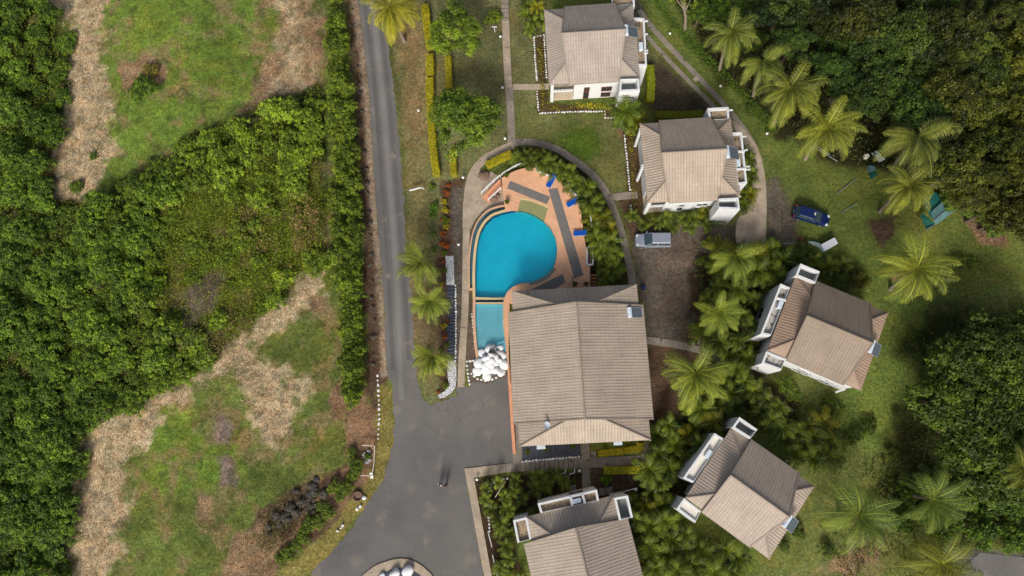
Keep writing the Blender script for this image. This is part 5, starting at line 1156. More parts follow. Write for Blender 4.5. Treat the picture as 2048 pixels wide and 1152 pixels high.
zone([(1034,313),(1060,305),(1098,314),(1135,335),(1168,362),(1190,398),(1200,425),(1180,425),(1160,384),(1128,356),(1088,334),(1050,322)], 13, 34, (.6, 1.0), (.8, 1.9), 'feathery areca palm in the belt around the top of the pool deck', 'areca palms around the top of the deck', 1)
zone([(1176,410),(1205,420),(1218,455),(1229,495),(1238,540),(1212,558),(1198,520),(1188,470),(1176,440)], 14, 30, (.65, 1.05), (.8, 1.9), 'feathery areca palm in the belt between pool deck and curved footpath', 'areca palms right of the pool deck', 2)
zone([(1440,485),(1540,500),(1580,500),(1590,530),(1530,600),(1505,680),(1510,760),(1470,820),(1400,860),(1380,830),(1440,760),(1440,690),(1400,660),(1410,600),(1430,560)], 29, 52, (.75, 1.45), (1.2, 3.2), 'areca palm in the thick belt between parking and the brown roofed askew villa', 'areca palms left of the brown roofed villa', 3, .9)
zone([(1310,850),(1400,840),(1440,850),(1390,900),(1345,960),(1325,1010),(1370,1060),(1440,1090),(1480,1110),(1490,1160),(1270,1160),(1262,1010),(1300,960),(1290,900)], 29, 60, (.75, 1.45), (1.2, 3.2), 'areca palm in the dark garden between the two lower villas', 'areca palms between the lower villas', 4, .85)
zone([(1500,780),(1560,800),(1570,860),(1510,830)], 25, 8, (.9, 1.2), (1.2, 2.2), 'areca palm in the strip between the two askew villas', 'areca palms between the askew villas', 5, .9)
zone([(1590,850),(1660,850),(1670,900),(1620,940),(1590,920)], 24, 9, (1.1, 1.6), (1.8, 2.8), 'bushy palm right of the stair tower of the lower askew villa', 'bushy palms right of the lower askew villa', 6, .8)
zone([(1575,510),(1680,520),(1730,560),(1700,575),(1645,545)], 26, 9, (.8, 1.2), (.8, 1.6), 'reddish leaved shrubby palm above the brown roofed villa', 'shrubby palms above the brown roofed villa', 7, .7)
zone([(958,965),(1070,948),(1150,950),(1130,975),(1070,990),(1020,1020),(1000,1050),(965,1030)], 21, 15, (.55, .95), (.6, 1.3), 'yellow green palm in the bottom garden inside the white stones', 'palms in the bottom garden', 8, 1.05)
zone([(985,1060),(1020,1050),(1030,1100),(1045,1160),(1000,1160)], 22, 7, (.55, .9), (.6, 1.3), 'palm between the kerb and the large bottom villa', 'palms left of the large bottom villa', 9, 1.0)
zone([(1262,425),(1300,440),(1350,430),(1420,425),(1450,440),(1430,455),(1340,455),(1270,450)], 19, 20, (.6, .95), (.7, 1.4), 'leafy palm at the foot of the villa wall above the silver van', 'palms below the second villa', 10, .9)
zone([(1488,300),(1500,300),(1510,380),(1505,410),(1488,410)], 17, 10, (.6, .9), (.7, 1.3), 'small palm between second villa terrace and concrete drive', 'palms right of the second villa', 11, .9)
zone([(1050,10),(1085,5),(1085,55),(1060,60)], 17, 7, (.7, 1.0), (1.2, 2.0), 'areca palm left of the top villa roof', 'areca palms left of the top villa', 12, 1.25)
zone([(1225,205),(1270,215),(1285,240),(1250,262),(1232,235)], 18, 7, (.7, 1.0), (1.2, 2.4), 'palm between the stair tower of the top villa and the second villa', 'palms between the two upper villas', 13, .8)
for x, y in sample([(1400,480),(1560,490),(1590,530),(1520,640),(1510,770),(1480,830),(1400,850),(1440,760),(1440,690),(1405,640)], 34, 31, 22)+sample([(1310,850),(1400,850),(1345,960),(1370,1060),(1480,1110),(1480,1150),(1280,1150),(1270,1010),(1300,930)], 34, 32, 24):
    k = rnd.uniform(.6, 1.3); shrub(shr[rnd.randrange(6)], x, y, .7, rnd.uniform(.45, .85), (k, 1.05*k, .8*k, 1), 'small leafy bush among the palms of the villa gardens', 'small bushes among the garden palms', name='garden_bush', zs=.9)
areca(1255, 222, 1.5, 4, (.9, 1, .9, 1), 'tallest palm by the foot of the stair tower of the top villa', None)
# round spiky bush and others
def bush(px, py, r, col, label, m_=M_leaf, mesh=None, h=.6, cat='bush', name='round_bush'):
    p = W(px, py, h); rt = empty(name, (p.x, p.y, 0), rnd.uniform(0, 6), label, cat)
    me = mesh or shr[rnd.randrange(6)]; s_ = r/pxm(px, py)/1.3
    o = inst('foliage', me, (0, 0, .25*s_), 0, (s_, s_, s_*.9), color=col, parent=rt); inst('stem', stm, (0, 0, 0), 0, (.8, .8, .5*s_), parent=rt)
cro = crown_mesh('croton_foliage', 500, 1.15, .9, 30, 40, .24, M_croton, .28, 0, .5); yel_ = crown_mesh('golden_foliage', 501, 1.15, .9, 34, 44, .2, M_yell, .28, 0, .5)
spk = palm_mesh('spiky_leaves', 520, 60, 1.15, M_areca, 2, .3, (-.1, 1.5), .1, .12, stiff=.8)
yk = palm_mesh('yucca_leaves', 521, 34, 1.0, M_areca, 10, .3, (.0, 1.5), .09, .22, stiff=.9)
bush(1212, 960, 15, (1.25, 1.3, .9, 1), 'round spiky green bush below the golden hedge', mesh=yk, name='round_bush'); bush(1212, 960, 12, (.9, 1.1, .8, 1), 'leafy heart of the round spiky bush below the golden hedge', h=.3)
bush(1267, 1062, 15, (1.3, 1.4, .8, 1), 'round light green bush at the right side of the large bottom villa')
bush(1275, 1120, 11, (1.5, 1.3, .6, 1), 'yellow green bush low at the right side of the large bottom villa', mesh=yel_)
bush(1310, 1112, 9, (.8, .9, .8, 1), 'small golden bush among the dark palms at the bottom', mesh=yel_)
bush(988, 34, 17, (1.3, 1.4, .8, 1), 'bright green bush left of the steps at the top of the footpath')
bush(868, 412, 10, (.7, 1.1, .8, 1), 'deep green bush left of the croton row'); bush(865, 428, 9, (.7, 1.1, .8, 1), 'second deep green bush left of the croton row')
bush(863, 372, 8, (.8, 1.0, .8, 1), 'small bush between hedge end and croton row'); bush(869, 498, 8, (.8, 1, .8, 1), 'small green bush left of the lower croton row'); bush(866, 466, 6, (.8, 1, .8, 1), 'smallest green bush left of the croton row')
for i, (x, y, r, m2, lb) in enumerate([(896,369,7,0,'red orange croton, topmost of the planted row'),(892,386,9,0,'orange croton just below the topmost one'),(889,403,8,1,'yellow green croton third in the row'),(890,420,9,1,'golden croton in the upper middle of the row'),(891,440,10,2,'golden green croton, largest of the row'),(884,438,6,0,'small red croton tucked left of the largest one'),(892,452,8,1,'yellow croton under the largest one'),(887,467,9,0,'orange croton at the middle of the row'),(883,485,8,0,'orange croton left of the darker pair'),(892,490,9,0,'rusty croton low in the row'),(888,506,8,2,'dark leaved croton above the pebble bed'),(887,523,6,0,'small red croton left of the pebble bed top'),(889,540,7,2,'green croton left of the white pebble bed'),(883,567,6,1,'round yellow shrub where pebbles meet the slate bed'),(889,617,6,0,'orange shrub beside the upper slate slabs'),(888,652,8,1,'yellow green shrub beside the slate slabs'),(896,641,5,0,'tiny orange shrub beside the slate slabs'),(889,672,7,0,'orange shrub beside the lower slate slabs'),(886,733,8,1,'bright yellow shrub beside the lower pebble bed'),(886,748,5,0,'small orange shrub under the bright yellow one'),(891,771,9,2,'green shrub at the curved end of the pebble bed'),(876,783,5,0,'orange flowers at the tip of the planted bed'),(881,700,7,2,'green shrub left of the lowest slate slabs'),(893,690,7,2,'greenish shrub touching the lowest slate slabs')]):
    bush(x, y, r*.85, [(.62, .62, .8, 1), (.75, .75, 1, 1), (1.1, 1.1, .7, 1)][m2], lb, mesh=[cro, yel_, shr[1]][m2], h=.4, cat='shrub', name='croton_shrub')
for x, y, lb in ((1146, 893, 'spiky bright plant at the left of the paved gap under the main roof'), (1091, 899, 'spiky bright plant beside the air conditioner below the main roof'), (1211, 890, 'spiky green plant in the golden bed under the main roof'), (1256, 888, 'spiky plant at the right in the golden bed'), (1055, 905, 'dark green plant at the left end of the slate bed'), (1148, 962, 'dark spiky plant left of the paved strip in the bottom garden')):
    bush(x, y, 9, (1.2, 1.3, .8, 1), lb, mesh=yk, h=.4, cat='plant', name='spiky_plant')
for x, y, lb in ((958+6, 735, 'small green plant in the corner of the boulder bed'), (959, 749, 'small plant under the lower left boulders'), (1012, 736, 'small plant beside the boulders at the building')):
    bush(x, y, 5, (.9, 1.1, .8, 1), lb, h=1.0, cat='plant', name='small_plant')
# ------------------------------------------------------------------ clipped hedges
def hedge(line, wpx, h, label, col=(1, 1, 1, 1), seed=0, m_=None, name='clipped_hedge'):
    rs = np.random.RandomState(seed+700); ln = [W(x, y, h) for x, y in line]; wd = wpx/pxm(*line[0])*.98; V = []; Nn = []
    for i in range(len(ln)-1):
        a_, b_ = np.array(ln[i][:2]), np.array(ln[i+1][:2]); d = b_-a_; L = np.linalg.norm(d); d /= L; nrm = np.array([-d[1], d[0]])
        n = int(L*(wd+2*h)*230); t_ = rs.uniform(-.02, 1.02, n)*L; s_ = rs.uniform(-(wd/2+h), wd/2+h, n)
        top = abs(s_) < wd/2; off = np.where(top, s_, np.sign(s_)*wd/2)+rs.normal(size=n)*.03; z = np.where(top, h+rs.normal(size=n)*.035+.05*np.sin(t_*2.1+s_*3), h-(abs(s_)-wd/2))
        p = a_+d*t_[:, None]+nrm*off[:, None]; V.append(np.stack([p[:, 0], p[:, 1], z], 1))
        nn = np.where(top[:, None], np.array([[0, 0, 1.]]), np.concatenate([nrm[None]*np.sign(s_)[:, None], np.full((n, 1), .3)], 1))+rs.normal(size=(n, 3))*.45; Nn.append(nn/np.linalg.norm(nn, axis=1)[:, None])
    V = np.concatenate(V); Nn = np.concatenate(Nn); org = V.mean(0); org[2] = 0; V = V-org
    q = leaves(V, Nn, .13*rs.uniform(.6, 1.3, len(V)), rs, .6)
    me = quads_mesh('hedge_leaves', q, rs.uniform(.65, 1.2, len(V))*(.8+.4*fbm(V[:, 0]+50, V[:, 1]+50, 1.5, seed, 2)), m_ or M_yell)
    rt = empty(name, tuple(org), 0, label, 'hedge'); o = inst('leaf_shell', me, (0, 0, 0), parent=rt, color=col)
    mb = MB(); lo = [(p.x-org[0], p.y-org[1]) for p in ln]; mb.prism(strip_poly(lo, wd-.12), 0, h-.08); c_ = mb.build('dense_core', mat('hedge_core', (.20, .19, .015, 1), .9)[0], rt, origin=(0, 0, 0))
hedge([(849,9),(855,57)], 14, 1.1, 'golden clipped hedge, topmost piece of the roadside column', seed=1)
hedge([(856,59),(860,94)], 15, 1.1, 'golden clipped hedge, second piece down beside the upper round tree', seed=2)
hedge([(859,109),(860,149)], 14, 1.1, 'short golden clipped hedge, third piece down, gap above it', seed=3)
hedge([(859,155),(859,198)], 14, 1.1, 'golden clipped hedge, fourth piece down, left of the trees', seed=4)
hedge([(860,201),(862,250),(865,288)], 13, 1.1, 'golden clipped hedge beside the biggest round tree', seed=5)
hedge([(865,288),(869,320),(873,349)], 13, 1.1, 'lowest golden hedge of the roadside column', seed=6)
hedge([(896,112),(898,178)], 11, 1.1, 'narrow golden hedge between the two round trees', seed=7)
hedge([(905,300),(907,349)], 11, 1.1, 'narrow golden hedge below the biggest round tree', seed=8)
hedge([(973,329),(996,317),(1022,305)], 12, .9, 'golden hedge slanting along the top of the pool plaza', seed=9)
hedge([(1300,130),(1303,165),(1301,200)], 15, 1.0, 'green hedge right of the stair tower of the top villa', (.55, .8, 1, 1), 10)
hedge([(1312,228),(1360,229),(1405,226)], 15, 1.0, 'green gold hedge running above the second villa', (.45, .62, 1, 1), 11)
hedge([(1198,908),(1240,903),(1280,897)], 11, .6, 'golden hedge in front of the bed under the main roof', seed=12)
hedge([(1280,900),(1282,886)], 14, .6, 'short upright golden hedge at the right of the bed under the main roof', seed=13)
hedge([(1208,942),(1245,941),(1287,939)], 13, .8, 'golden hedge below the garden walkway', (.85, .95, 1, 1), seed=14)
# potted plants
pm = MB(); pm.lathe((0, 0, 0), [(.16, 0), (.24, .15), (.27, .4), (.22, .42)], 12); pme = bpy.data.meshes.new('pot'); pme.from_pydata(pm.v, [], pm.f); pme.materials.append(M_pot)
for x, y, lb in ((1055,337,'potted plant at the top of the pool deck'),(1013,351,'potted plant near the head of the deck steps'),(1014,404,'potted plant on the deck between steps and pool'),(1127,368,'potted plant right of the top blue lounger'),(1162,416,'potted plant below the middle blue lounger'),(1150,568,'potted plant beside the building corner on the deck'),(1172,568,'potted plant beside the slatted steps')):
    p = W(x, y, ZD+.4); rt = empty('potted_plant', (p.x, p.y, ZD), 0, lb, 'potted plant', 'potted plants on the pool deck'); inst('pot', pme, (0, 0, 0), parent=rt); inst('leaves', shr[1], (0, 0, .45), 0, .26, color=(.9, .95, .6, 1), parent=rt)
# ------------------------------------------------------------------ vehicles
def loft(mb, rings, close=True):
    for i in range(len(rings)-1):
        a_, b_ = rings[i], rings[i+1]; n = len(a_)
        for k in range(n-1): mb.face([a_[k], a_[k+1], b_[k+1], b_[k]])
        if close: mb.face([a_[-1], a_[0], b_[0], b_[-1]])
    mb.face(rings[0][::-1]); mb.face(rings[-1])
def car(px_front, px_rear, Wd, H_, paint, lb, van, name, cat):
    f = W(*px_front, .6); r = W(*px_rear, .6); L = (f-r).length; d = f-r; ang = math.atan2(d.y, d.x); c = (f+r)/2
    rt = empty(name, (c.x, c.y, 0), ang, lb, cat); h = L/2; hw = Wd/2; zb = .98 if van else .95
    def B(mb, n, m_, par=None, **k): o = mb.build(n, m_, None, **k); o.parent = par or rt; return o
    prof = [(-h, .80, .30, zb-.25), (-h+.08, .93, .24, zb-.05), (-h+.35, .98, .22, zb), (0, 1, .2, zb), (h*.42, .99, .2, zb-.02), (h*.62, .97, .22, zb-.06), (h*.82, .92, .25, zb-.16), (h*.94, .80, .28, zb-.30), (h, .62, .34, zb-.42)]
    rings = []
    for x, k, z0, z1 in prof:
        w_ = hw*k; rings.append([(x, -w_*.9, z0), (x, -w_, z0+.15), (x, -w_, z1-.16), (x, -w_*.93, z1-.04), (x, -w_*.7, z1+.015), (x, 0, z1+.03), (x, w_*.7, z1+.015), (x, w_*.93, z1-.04), (x, w_, z1-.16), (x, w_, z0+.15), (x, w_*.9, z0)])
    mb = MB(); loft(mb, rings); B(mb, 'body', paint, smooth=True)
    # greenhouse: windscreen base, screen top, roof end, tail base
    xa, xb, xc, xd = (h*.52, h*.12, -h*.86, -h*.97) if van else (h*.52, h*.12, -h*.74, -h*.94)
    bw, tw = hw*.90, hw*.74; g = MB()
    lo = [(xa, bw*.82), (xa-.25, bw), (xd+.12, bw*.97), (xd, bw*.8)]; hi = [(xb, tw*.86), (xb-.18, tw), (xc+.1, tw), (xc, tw*.85)]
    lo = lo+[(x, -y) for x, y in lo[::-1]]; hi = hi+[(x, -y) for x, y in hi[::-1]]
    n = 8
    for i in range(n):
        a_, b_ = i, (i+1) % n; g.face([(*lo[b_], zb-.05), (*lo[a_], zb-.05), (*hi[a_], H_-.05), (*hi[b_], H_-.05)])
    g.face([(*p, H_-.05) for p in hi[::-1]]); B(g, 'windows', M_carg)
    rf = MB(); k = 1.04; inn = [(x*.97, y*.93) for x, y in hi]
    hi2 = [(x+.02*(1 if x > 0 else -1), y*k) for x, y in hi]
    for i in range(n):
        a_, b_ = i, (i+1) % n; rf.face([(*hi2[b_], H_-.09), (*hi2[a_], H_-.09), (*hi2[a_], H_-.04), (*hi2[b_], H_-.04)]); rf.face([(*hi2[b_], H_-.04), (*hi2[a_], H_-.04), (*inn[a_], H_), (*inn[b_], H_)])
    rf.face([(*p, H_) for p in inn[::-1]]); rf2 = MB(); rf2.v, rf2.f, rf2.uv, rf2.col = rf.v, [f_[::-1] for f_ in rf.f], rf.uv, rf.col; B(rf2, 'roof', paint, smooth=False)
    for s_ in (-1, 1):
        for (x0, x1_) in ((xa-.22, xb-.14), ((xa+xb)/2-1.15, (xa+xb)/2-1.2), (xd+.10, xc+.08)):
            p = MB(); p.bar((x0, s_*bw*.985, zb-.03), (x1_, s_*tw*1.01, H_-.06), .09); B(p, 'pillar', paint)
        p = MB(); p.box((xa-.35, s_*(hw+.08), zb+.05), (.14, .22, .14)); B(p, 'mirror', paint, bevel=.03)
        p = MB(); p.box((h*.88, s_*hw*.68, zb-.25), (.34, .30, .14), -s_*.35); B(p, 'headlight', M_tank, bevel=.04)
        p = MB(); p.box((-h+.16, s_*hw*.84, zb-.12), (.16, .16, .30)); B(p, 'tail_light', M_red, bevel=.03)
        for x in (h*.62, -h*.60):
            tw_ = MB(); tw_.tube([(x, s_*(hw-.22), .32), (x, s_*(hw-.01), .32)], .32, 18); o = B(tw_, 'tyre', M_tyre)
            rm = MB(); rm.tube([(x, s_*(hw-.04), .32), (x, s_*(hw+.015), .32)], .21, 14); ro = B(rm, 'rim', M_steel); ro.parent = o
    p = MB(); p.bar((xa-.04, -.5, zb+.03), (xa-.02, .1, zb+.06), .03); B(p, 'wiper', M_dark)
    p = MB(); p.box((h-.02, 0, .48), (.06, hw*1.0, .16)); B(p, 'grille', M_dark)
    p = MB(); p.box((-h-.005, 0, .62), (.03, .5, .12)); B(p, 'number_plate', M_tank)
    return rt, B, h, H_
M_carg, _, _ = mat('car_glass', (.035, .06, .07, 1), .12, 0, .7)
M_red, _, _ = mat('tail_lamp', (.35, .03, .02, 1), .3); M_tyre, _, _ = mat('tyre_rubber', (.02, .02, .02, 1), .9)
M_silver, _, _b = mat('silver_paint', C(158, 164, 176), .32, .45, .5); M_navy, _, _b = mat('navy_paint', (.004, .014, .075, 1), .28, .1, .5); _b.inputs['Coat Weight'].default_value = .5
rt, B, h, H_ = car((1270, 481), (1343, 481), 1.78, 1.75, M_silver, 'silver people carrier parked nose left on the gravel below the second villa', True, 'parked_van', 'van')
rt, B, h, H_ = car((1658, 443), (1587, 422), 1.72, 1.52, M_navy, 'dark blue hatchback parked on the grass right of the concrete drive', False, 'parked_car', 'car')
p = MB(); p.box((.15, .05, H_+.01), (.14, .34, .02)); B(p, 'roof_sticker', M_ivory)
# ------------------------------------------------------------------ people
def skinmesh(name, verts, edges, radii, m_, parent, sub=1):
    me = bpy.data.meshes.new(name); me.from_pydata(verts, edges, []); me.materials.append(m_); o = bpy.data.objects.new(name, me); COL.objects.link(o); o.parent = parent
    sk = o.modifiers.new('skin', 'SKIN'); sk.use_smooth_shade = True
    for i, r in enumerate(radii): me.skin_vertices[0].data[i].radius = (r, r) if not isinstance(r, tuple) else r
    for v in me.skin_vertices[0].data: v.use_root = False
    me.skin_vertices[0].data[0].use_root = True
    s_ = o.modifiers.new('sub', 'SUBSURF'); s_.levels = sub; s_.render_levels = sub; return o
M_skin = mottled('skin', C(120, 82, 60), .05, 3, .6, 10, bmp=0); M_hair, _, _ = mat('black_hair', (.012, .01, .01, 1), .6)
M_shirtw = mottled('white_cotton', C(205, 205, 205), .05, 5, .9, 15); M_shirtd = mottled('dark_cotton', C(38, 36, 42), .1, 5, .9, 15); M_short = mottled('dark_trousers', C(46, 46, 54), .1, 5, .9, 15)
def person(px, py, rz, label, shirt, lean=0, arm=.25):
    p = W(px, py, 1.5); rt = empty('person', (p.x, p.y, .018), rz, label, 'person')
    V = [(0,0,.95),(0,0,1.12),(0,.01,1.30),(0,.01,1.43),(0,.02,1.52),(0,.05,1.60),(0,.04,1.70)]; R0 = [(.15,.11),(.14,.10),(.17,.11),(.12,.09),.055,.085,.075]; E_ = [(i, i+1) for i in range(6)]
    for s_ in (-1, 1):
        n = len(V); V += [(s_*.17,.0,1.42),(s_*(.24+arm*.1),.02,1.15),(s_*(.26+arm*.3),.16,.93),(s_*(.26+arm*.3),.20,.85)]; R0 += [.06,.048,.036,.03]; E_ += [(3,n),(n,n+1),(n+1,n+2),(n+2,n+3)]
        for k in range(4):
            m = len(V); V += [(s_*(.25+arm*.3)+(k-1.5)*.022,.225,.80),(s_*(.25+arm*.3)+(k-1.5)*.024,.22,.755+.006*abs(k-1.5))]; R0 += [.011,.009]; E_ += [(n+3,m),(m,m+1)]
        m = len(V); V += [(s_*(.21+arm*.3),.235,.83),(s_*(.20+arm*.3),.25,.79)]; R0 += [.012,.010]; E_ += [(n+3,m),(m,m+1)]
        n = len(V); st_ = .10*s_; V += [(s_*.10,0,.88),(s_*.11,st_*.5+.02,.50),(s_*.115,st_,.10),(s_*.12,st_+.14,.045)]; R0 += [.095,.06,.042,.04]; E_ += [(0,n),(n,n+1),(n+1,n+2),(n+2,n+3)]
    skinmesh('body', V, E_, R0, M_skin, rt, 1)
    sv = [(0,0,.98),(0,0,1.12),(0,.01,1.30),(0,.01,1.44)]; se = [(0,1),(1,2),(2,3)]; sr = [(.175,.13),(.165,.12),(.19,.13),(.12,.10)]
    for s_ in (-1, 1): n = len(sv); sv += [(s_*.18,.0,1.42),(s_*(.235+arm*.1),.02,1.18)]; sr += [.082,.066]; se += [(3,n),(n,n+1)]
    skinmesh('shirt', sv, se, sr, shirt, rt, 1)
    tv = [(0,0,.98)]; te = []; tr = [(.165,.125)]
    for s_ in (-1, 1): n = len(tv); st_ = .10*s_; tv += [(s_*.10,0,.86),(s_*.11,st_*.5+.02,.50),(s_*.115,st_,.14)]; tr += [.112,.075,.058]; te += [(0,n),(n,n+1),(n+1,n+2)]
    skinmesh('trousers', tv, te, tr, M_short, rt, 1)
    hb_ = MB(); 
    bm = bmesh.new(); bmesh.ops.create_uvsphere(bm, u_segments=14, v_segments=10, radius=1)
    bmesh.ops.delete(bm, geom=[v for v in bm.verts if v.co.z < -.15 and v.co.y > -.2], context='VERTS')
    me = bpy.data.meshes.new('hair'); bm.to_mesh(me); bm.free(); me.materials.append(M_hair); inst('hair', me, (0, .025, 1.685), 0, (.092, .105, .10), parent=rt)
    nb = MB(); nb.box((0, .135, 1.635), (.025, .03, .04)); nb.build('nose', M_skin, None, bevel=.008).parent = rt
person(879, 969, 2.6, 'standing person in a white shirt on the asphalt, left of the pair', M_shirtw, arm=.5)
person(890, 971, 3.4, 'standing person in dark clothes on the asphalt, right of the pair', M_shirtd, arm=.1)
# ------------------------------------------------------------------ lamps, posts, yard things
gp_, _, _ = mat('lamp_globe', (.8, .8, .78, 1), .4)
lm = MB(); lm.tube([(0, 0, 0), (0, 0, .5)], .04, 8); lme = bpy.data.meshes.new('lamp_post'); lme.from_pydata(lm.v, [], lm.f); lme.materials.append(M_dark)
bm = bmesh.new(); bmesh.ops.create_uvsphere(bm, u_segments=12, v_segments=8, radius=.17); gme = bpy.data.meshes.new('globe'); bm.to_mesh(gme); bm.free(); gme.materials.append(gp_)
for x, y, lb in ((1001,73,'white globe garden light left of the footpath near the top'),(1005,175,'white globe light where the footpath branches to the villa'),(1010,277,'white globe light at the lower end of the straight footpath'),(837,221,'white globe light on the bare grass left of the hedges'),(926,355,'white globe light left of the curved path'),(917,489,'white globe light in the gravel strip left of the pool'),(912,623,'white globe light on the white stone line'),(1340,67,'white globe light near the drive, topmost'),(1441,172,'white globe light right of the drive beside the ground cover'),(1534,267,'white globe light at the bend of the drive'),(954,959,'white globe light in the corner of the kerb walkway'),(1159,942,'white globe light at the paved crossing'),(1307,865,'white globe light right of the main building corner'),(1287,933,'white globe light at the right end of the golden hedge'),(1458,718,'white globe light among the palms by the side path'),(1272,980,'white globe light at the tip of the white pole'),(1233,478,'white globe light among the palms by the curved path'),(1386,687,'white globe light by the small table'),(1574,920,'white globe light by the roof edge of the lower askew villa')):
    p = W(x, y, .6); rt = empty('garden_light', (p.x, p.y, 0), 0, lb, 'garden light', 'white globe garden lights'); inst('post', lme, (0, 0, 0), parent=rt); inst('globe', gme, (0, 0, .6), parent=rt)
def pole(a_, b_, z0, z1, t_, m_, name, lb, cat):
    A_, B_ = W(*a_, z0), W(*b_, z1); mb = MB(); mb.tube([A_, B_], t_/2, 8); o = mb.build(name, m_); tag(o, lb, cat)
pole((819,381),(842,375),.8,.9,.22,M_white,'barrier_pole','white painted pole lying across the verge right of the road','pole')
pole((842,375),(848,377),.9,.4,.18,M_white,'barrier_end','short white end piece of the verge pole','pole')
pole((1673,387),(1714,356),.1,.15,.1,M_steel,'metal_pole','long pale pole lying on the grass above the blue car','pole')
pole((1683,425),(1714,406),.1,.12,.08,M_steel,'metal_pole','shorter pale pole lying on the grass right of the blue car','pole')
pole((1628,288),(1660,310),.1,.1,.12,M_steel,'metal_pole','pale pipe under the palm at the forest edge, upper','pole')
pole((1635,298),(1675,323),.1,.1,.1,M_steel,'metal_pole','pale pipe under the palm at the forest edge, lower','pole')
pole((1245,984),(1274,976),1.2,1.3,.09,M_white,'white_pole','white pole sticking out beside the large bottom villa','pole')
pole((1273,990),(1300,1002),.8,.9,.16,M_white,'white_pipe','white pipe bundle lying under the palms below the golden hedge','pipe')
pole((1306,918),(1319,938),1.2,1.2,.06,M_white,'thin_white_pole','thin white pole right of the garden walkway','pole')
pole((1011,962),(990,995),.8,.9,.08,M_ivory,'thin_pole','thin pale pole leaning in the bottom garden','pole')
pole((976,1063),(984,1095),.7,.7,.1,M_white,'hand_rail','white handrail beside the kerb walkway, upper piece','railing')
pole((985,1110),(997,1160),.7,.7,.12,M_white,'hand_rail','white handrail beside the kerb walkway, lower piece','railing')
tm_ = MB(); p = W(989, 55, 1.0); tm_.bar((p.x, p.y-.05, 0), (p.x, p.y, 1.1), .09); tm_.bar((p.x-.35, p.y, 1.15), (p.x+.35, p.y, 1.15), .1); tag(tm_.build('white_post', M_white), 'white T shaped post on the lawn at the top', 'post')
fr = empty('rope_fence', W(735, 920, 0), 0, 'low wooden rail fence around the stone heap beside the road bend', 'fence')
mb = MB()
for a_, b_ in (((724,891),(749,892)),((749,892),(748,925)),((748,925),(744,952)),((721,951),(744,952))): mb.bar(W(*a_, .7), W(*b_, .7), .07)
mb.build('rail', M_ivory, fr)
for q_ in ((724,891),(749,892),(748,925),(744,952),(721,951)): mb = MB(); a_ = W(*q_, 0); mb.bar(a_, a_+Vector((0, 0, .75)), .09); mb.build('post', M_wood, fr)
gs = [rock_mesh('grey_stone', 80+i, mottled('pale_stone%d' % i, C(150, 150, 146), .3, 2, .9, 8), .5, .7, 1) for i in range(2)]
for i in range(26):
    a_ = rnd.uniform(0, 6.28); x = 734+math.cos(a_)*rnd.uniform(4, 9); y = 913+math.sin(a_)*rnd.uniform(8, 15); p = W(x, y, .2); s_ = rnd.uniform(.16, .30)
    inst('stone', gs[i % 2], (p.x, p.y, .15), a_, s_, 'pale grey stone in the ring inside the low rail fence', 'stone', 'pale stones in the fenced ring')
bush(734, 913, 8, (.7, .9, .7, 1), 'low green plant inside the ring of pale stones', cat='plant', name='small_plant')
p = W(744, 956, .6); mb = MB(); mb.box((p.x-.1, p.y+.3, .5), (.35, .75, .15), .1, Matrix.Rotation(.5, 3, 'X')); mb.bar((p.x-.1, p.y+.2, 0), (p.x-.1, p.y+.2, .5), .08); tag(mb.build('white_marker', M_white), 'white marker board at the corner of the low rail fence', 'marker')
p = W(715, 993, .3); mb = MB(); mb.lathe((p.x, p.y, 0), [(.55, 0), (.6, .3), (.5, .32), (.45, .1)], 16); tag(mb.build('round_pit', M_brown), 'round dark brown pit cover beside the white verge stone', 'pit cover')
# green shelter
Z0, Z1 = 2.0, 2.7
sh = empty('garden_shelter', W(1872, 420, 0), 0, 'teal tarpaulin shelter with pale metal edge on the right lawn', 'shelter')
M_teal = mottled('teal_tarp', C(36, 112, 104), .2, .8, .7, 14, spots=(C(70, 130, 124), 1.2, .6)); M_teald = mottled('dark_teal_tarp', C(12, 78, 66), .15, .8, .7, 14); M_tealg = mottled('grey_teal_sheet', C(82, 116, 116), .2, .8, .7, 14)
def quad3(pts, m_, n, par, th=.04):
    mb = MB(); a_ = [W(x, y, z) for x, y, z in pts]
    if (a_[1]-a_[0]).cross(a_[-1]-a_[0]).z < 0: a_ = a_[::-1]
    mb.face(a_); b_ = [v-Vector((0, 0, th)) for v in a_]; mb.face(b_[::-1])
    for i in range(len(a_)): mb.face([a_[i-1], b_[i-1], b_[i], a_[i]])
    return mb.build(n, m_, par)
quad3([(1846,396,Z0),(1872,384,Z0),(1898,408,Z1),(1862,436,Z1)], M_teal, 'tarpaulin', sh); quad3([(1862,424,Z1),(1889,399,Z1),(1903,411,Z1-.02),(1867,441,Z1-.02)], M_tealg, 'tarpaulin', sh)
quad3([(1867,441,Z1),(1903,411,Z1),(1911,421,Z0),(1872,450,Z0)], M_tealg, 'metal_sheet', sh); quad3([(1841,432,Z0),(1846,426,Z0),(1870,448,Z0),(1853,460,Z0-.4)], M_teald, 'side_flap', sh)
for a_, b_ in (((1867,441),(1903,411)),((1853,460),(1911,421))): mb = MB(); mb.bar(W(*a_, Z1+.03 if a_[1] < 450 else Z0-.02), W(*b_, Z1+.03 if a_[1] < 450 else Z0+.03), .1); mb.build('edge_bar', M_steel, sh)
for q_ in ((1848,398),(1872,386),(1908,421),(1855,457)): mb = MB(); a_ = W(*q_, Z0-.1); mb.bar((a_.x, a_.y, 0), a_, .09); mb.build('post', M_steel, sh)
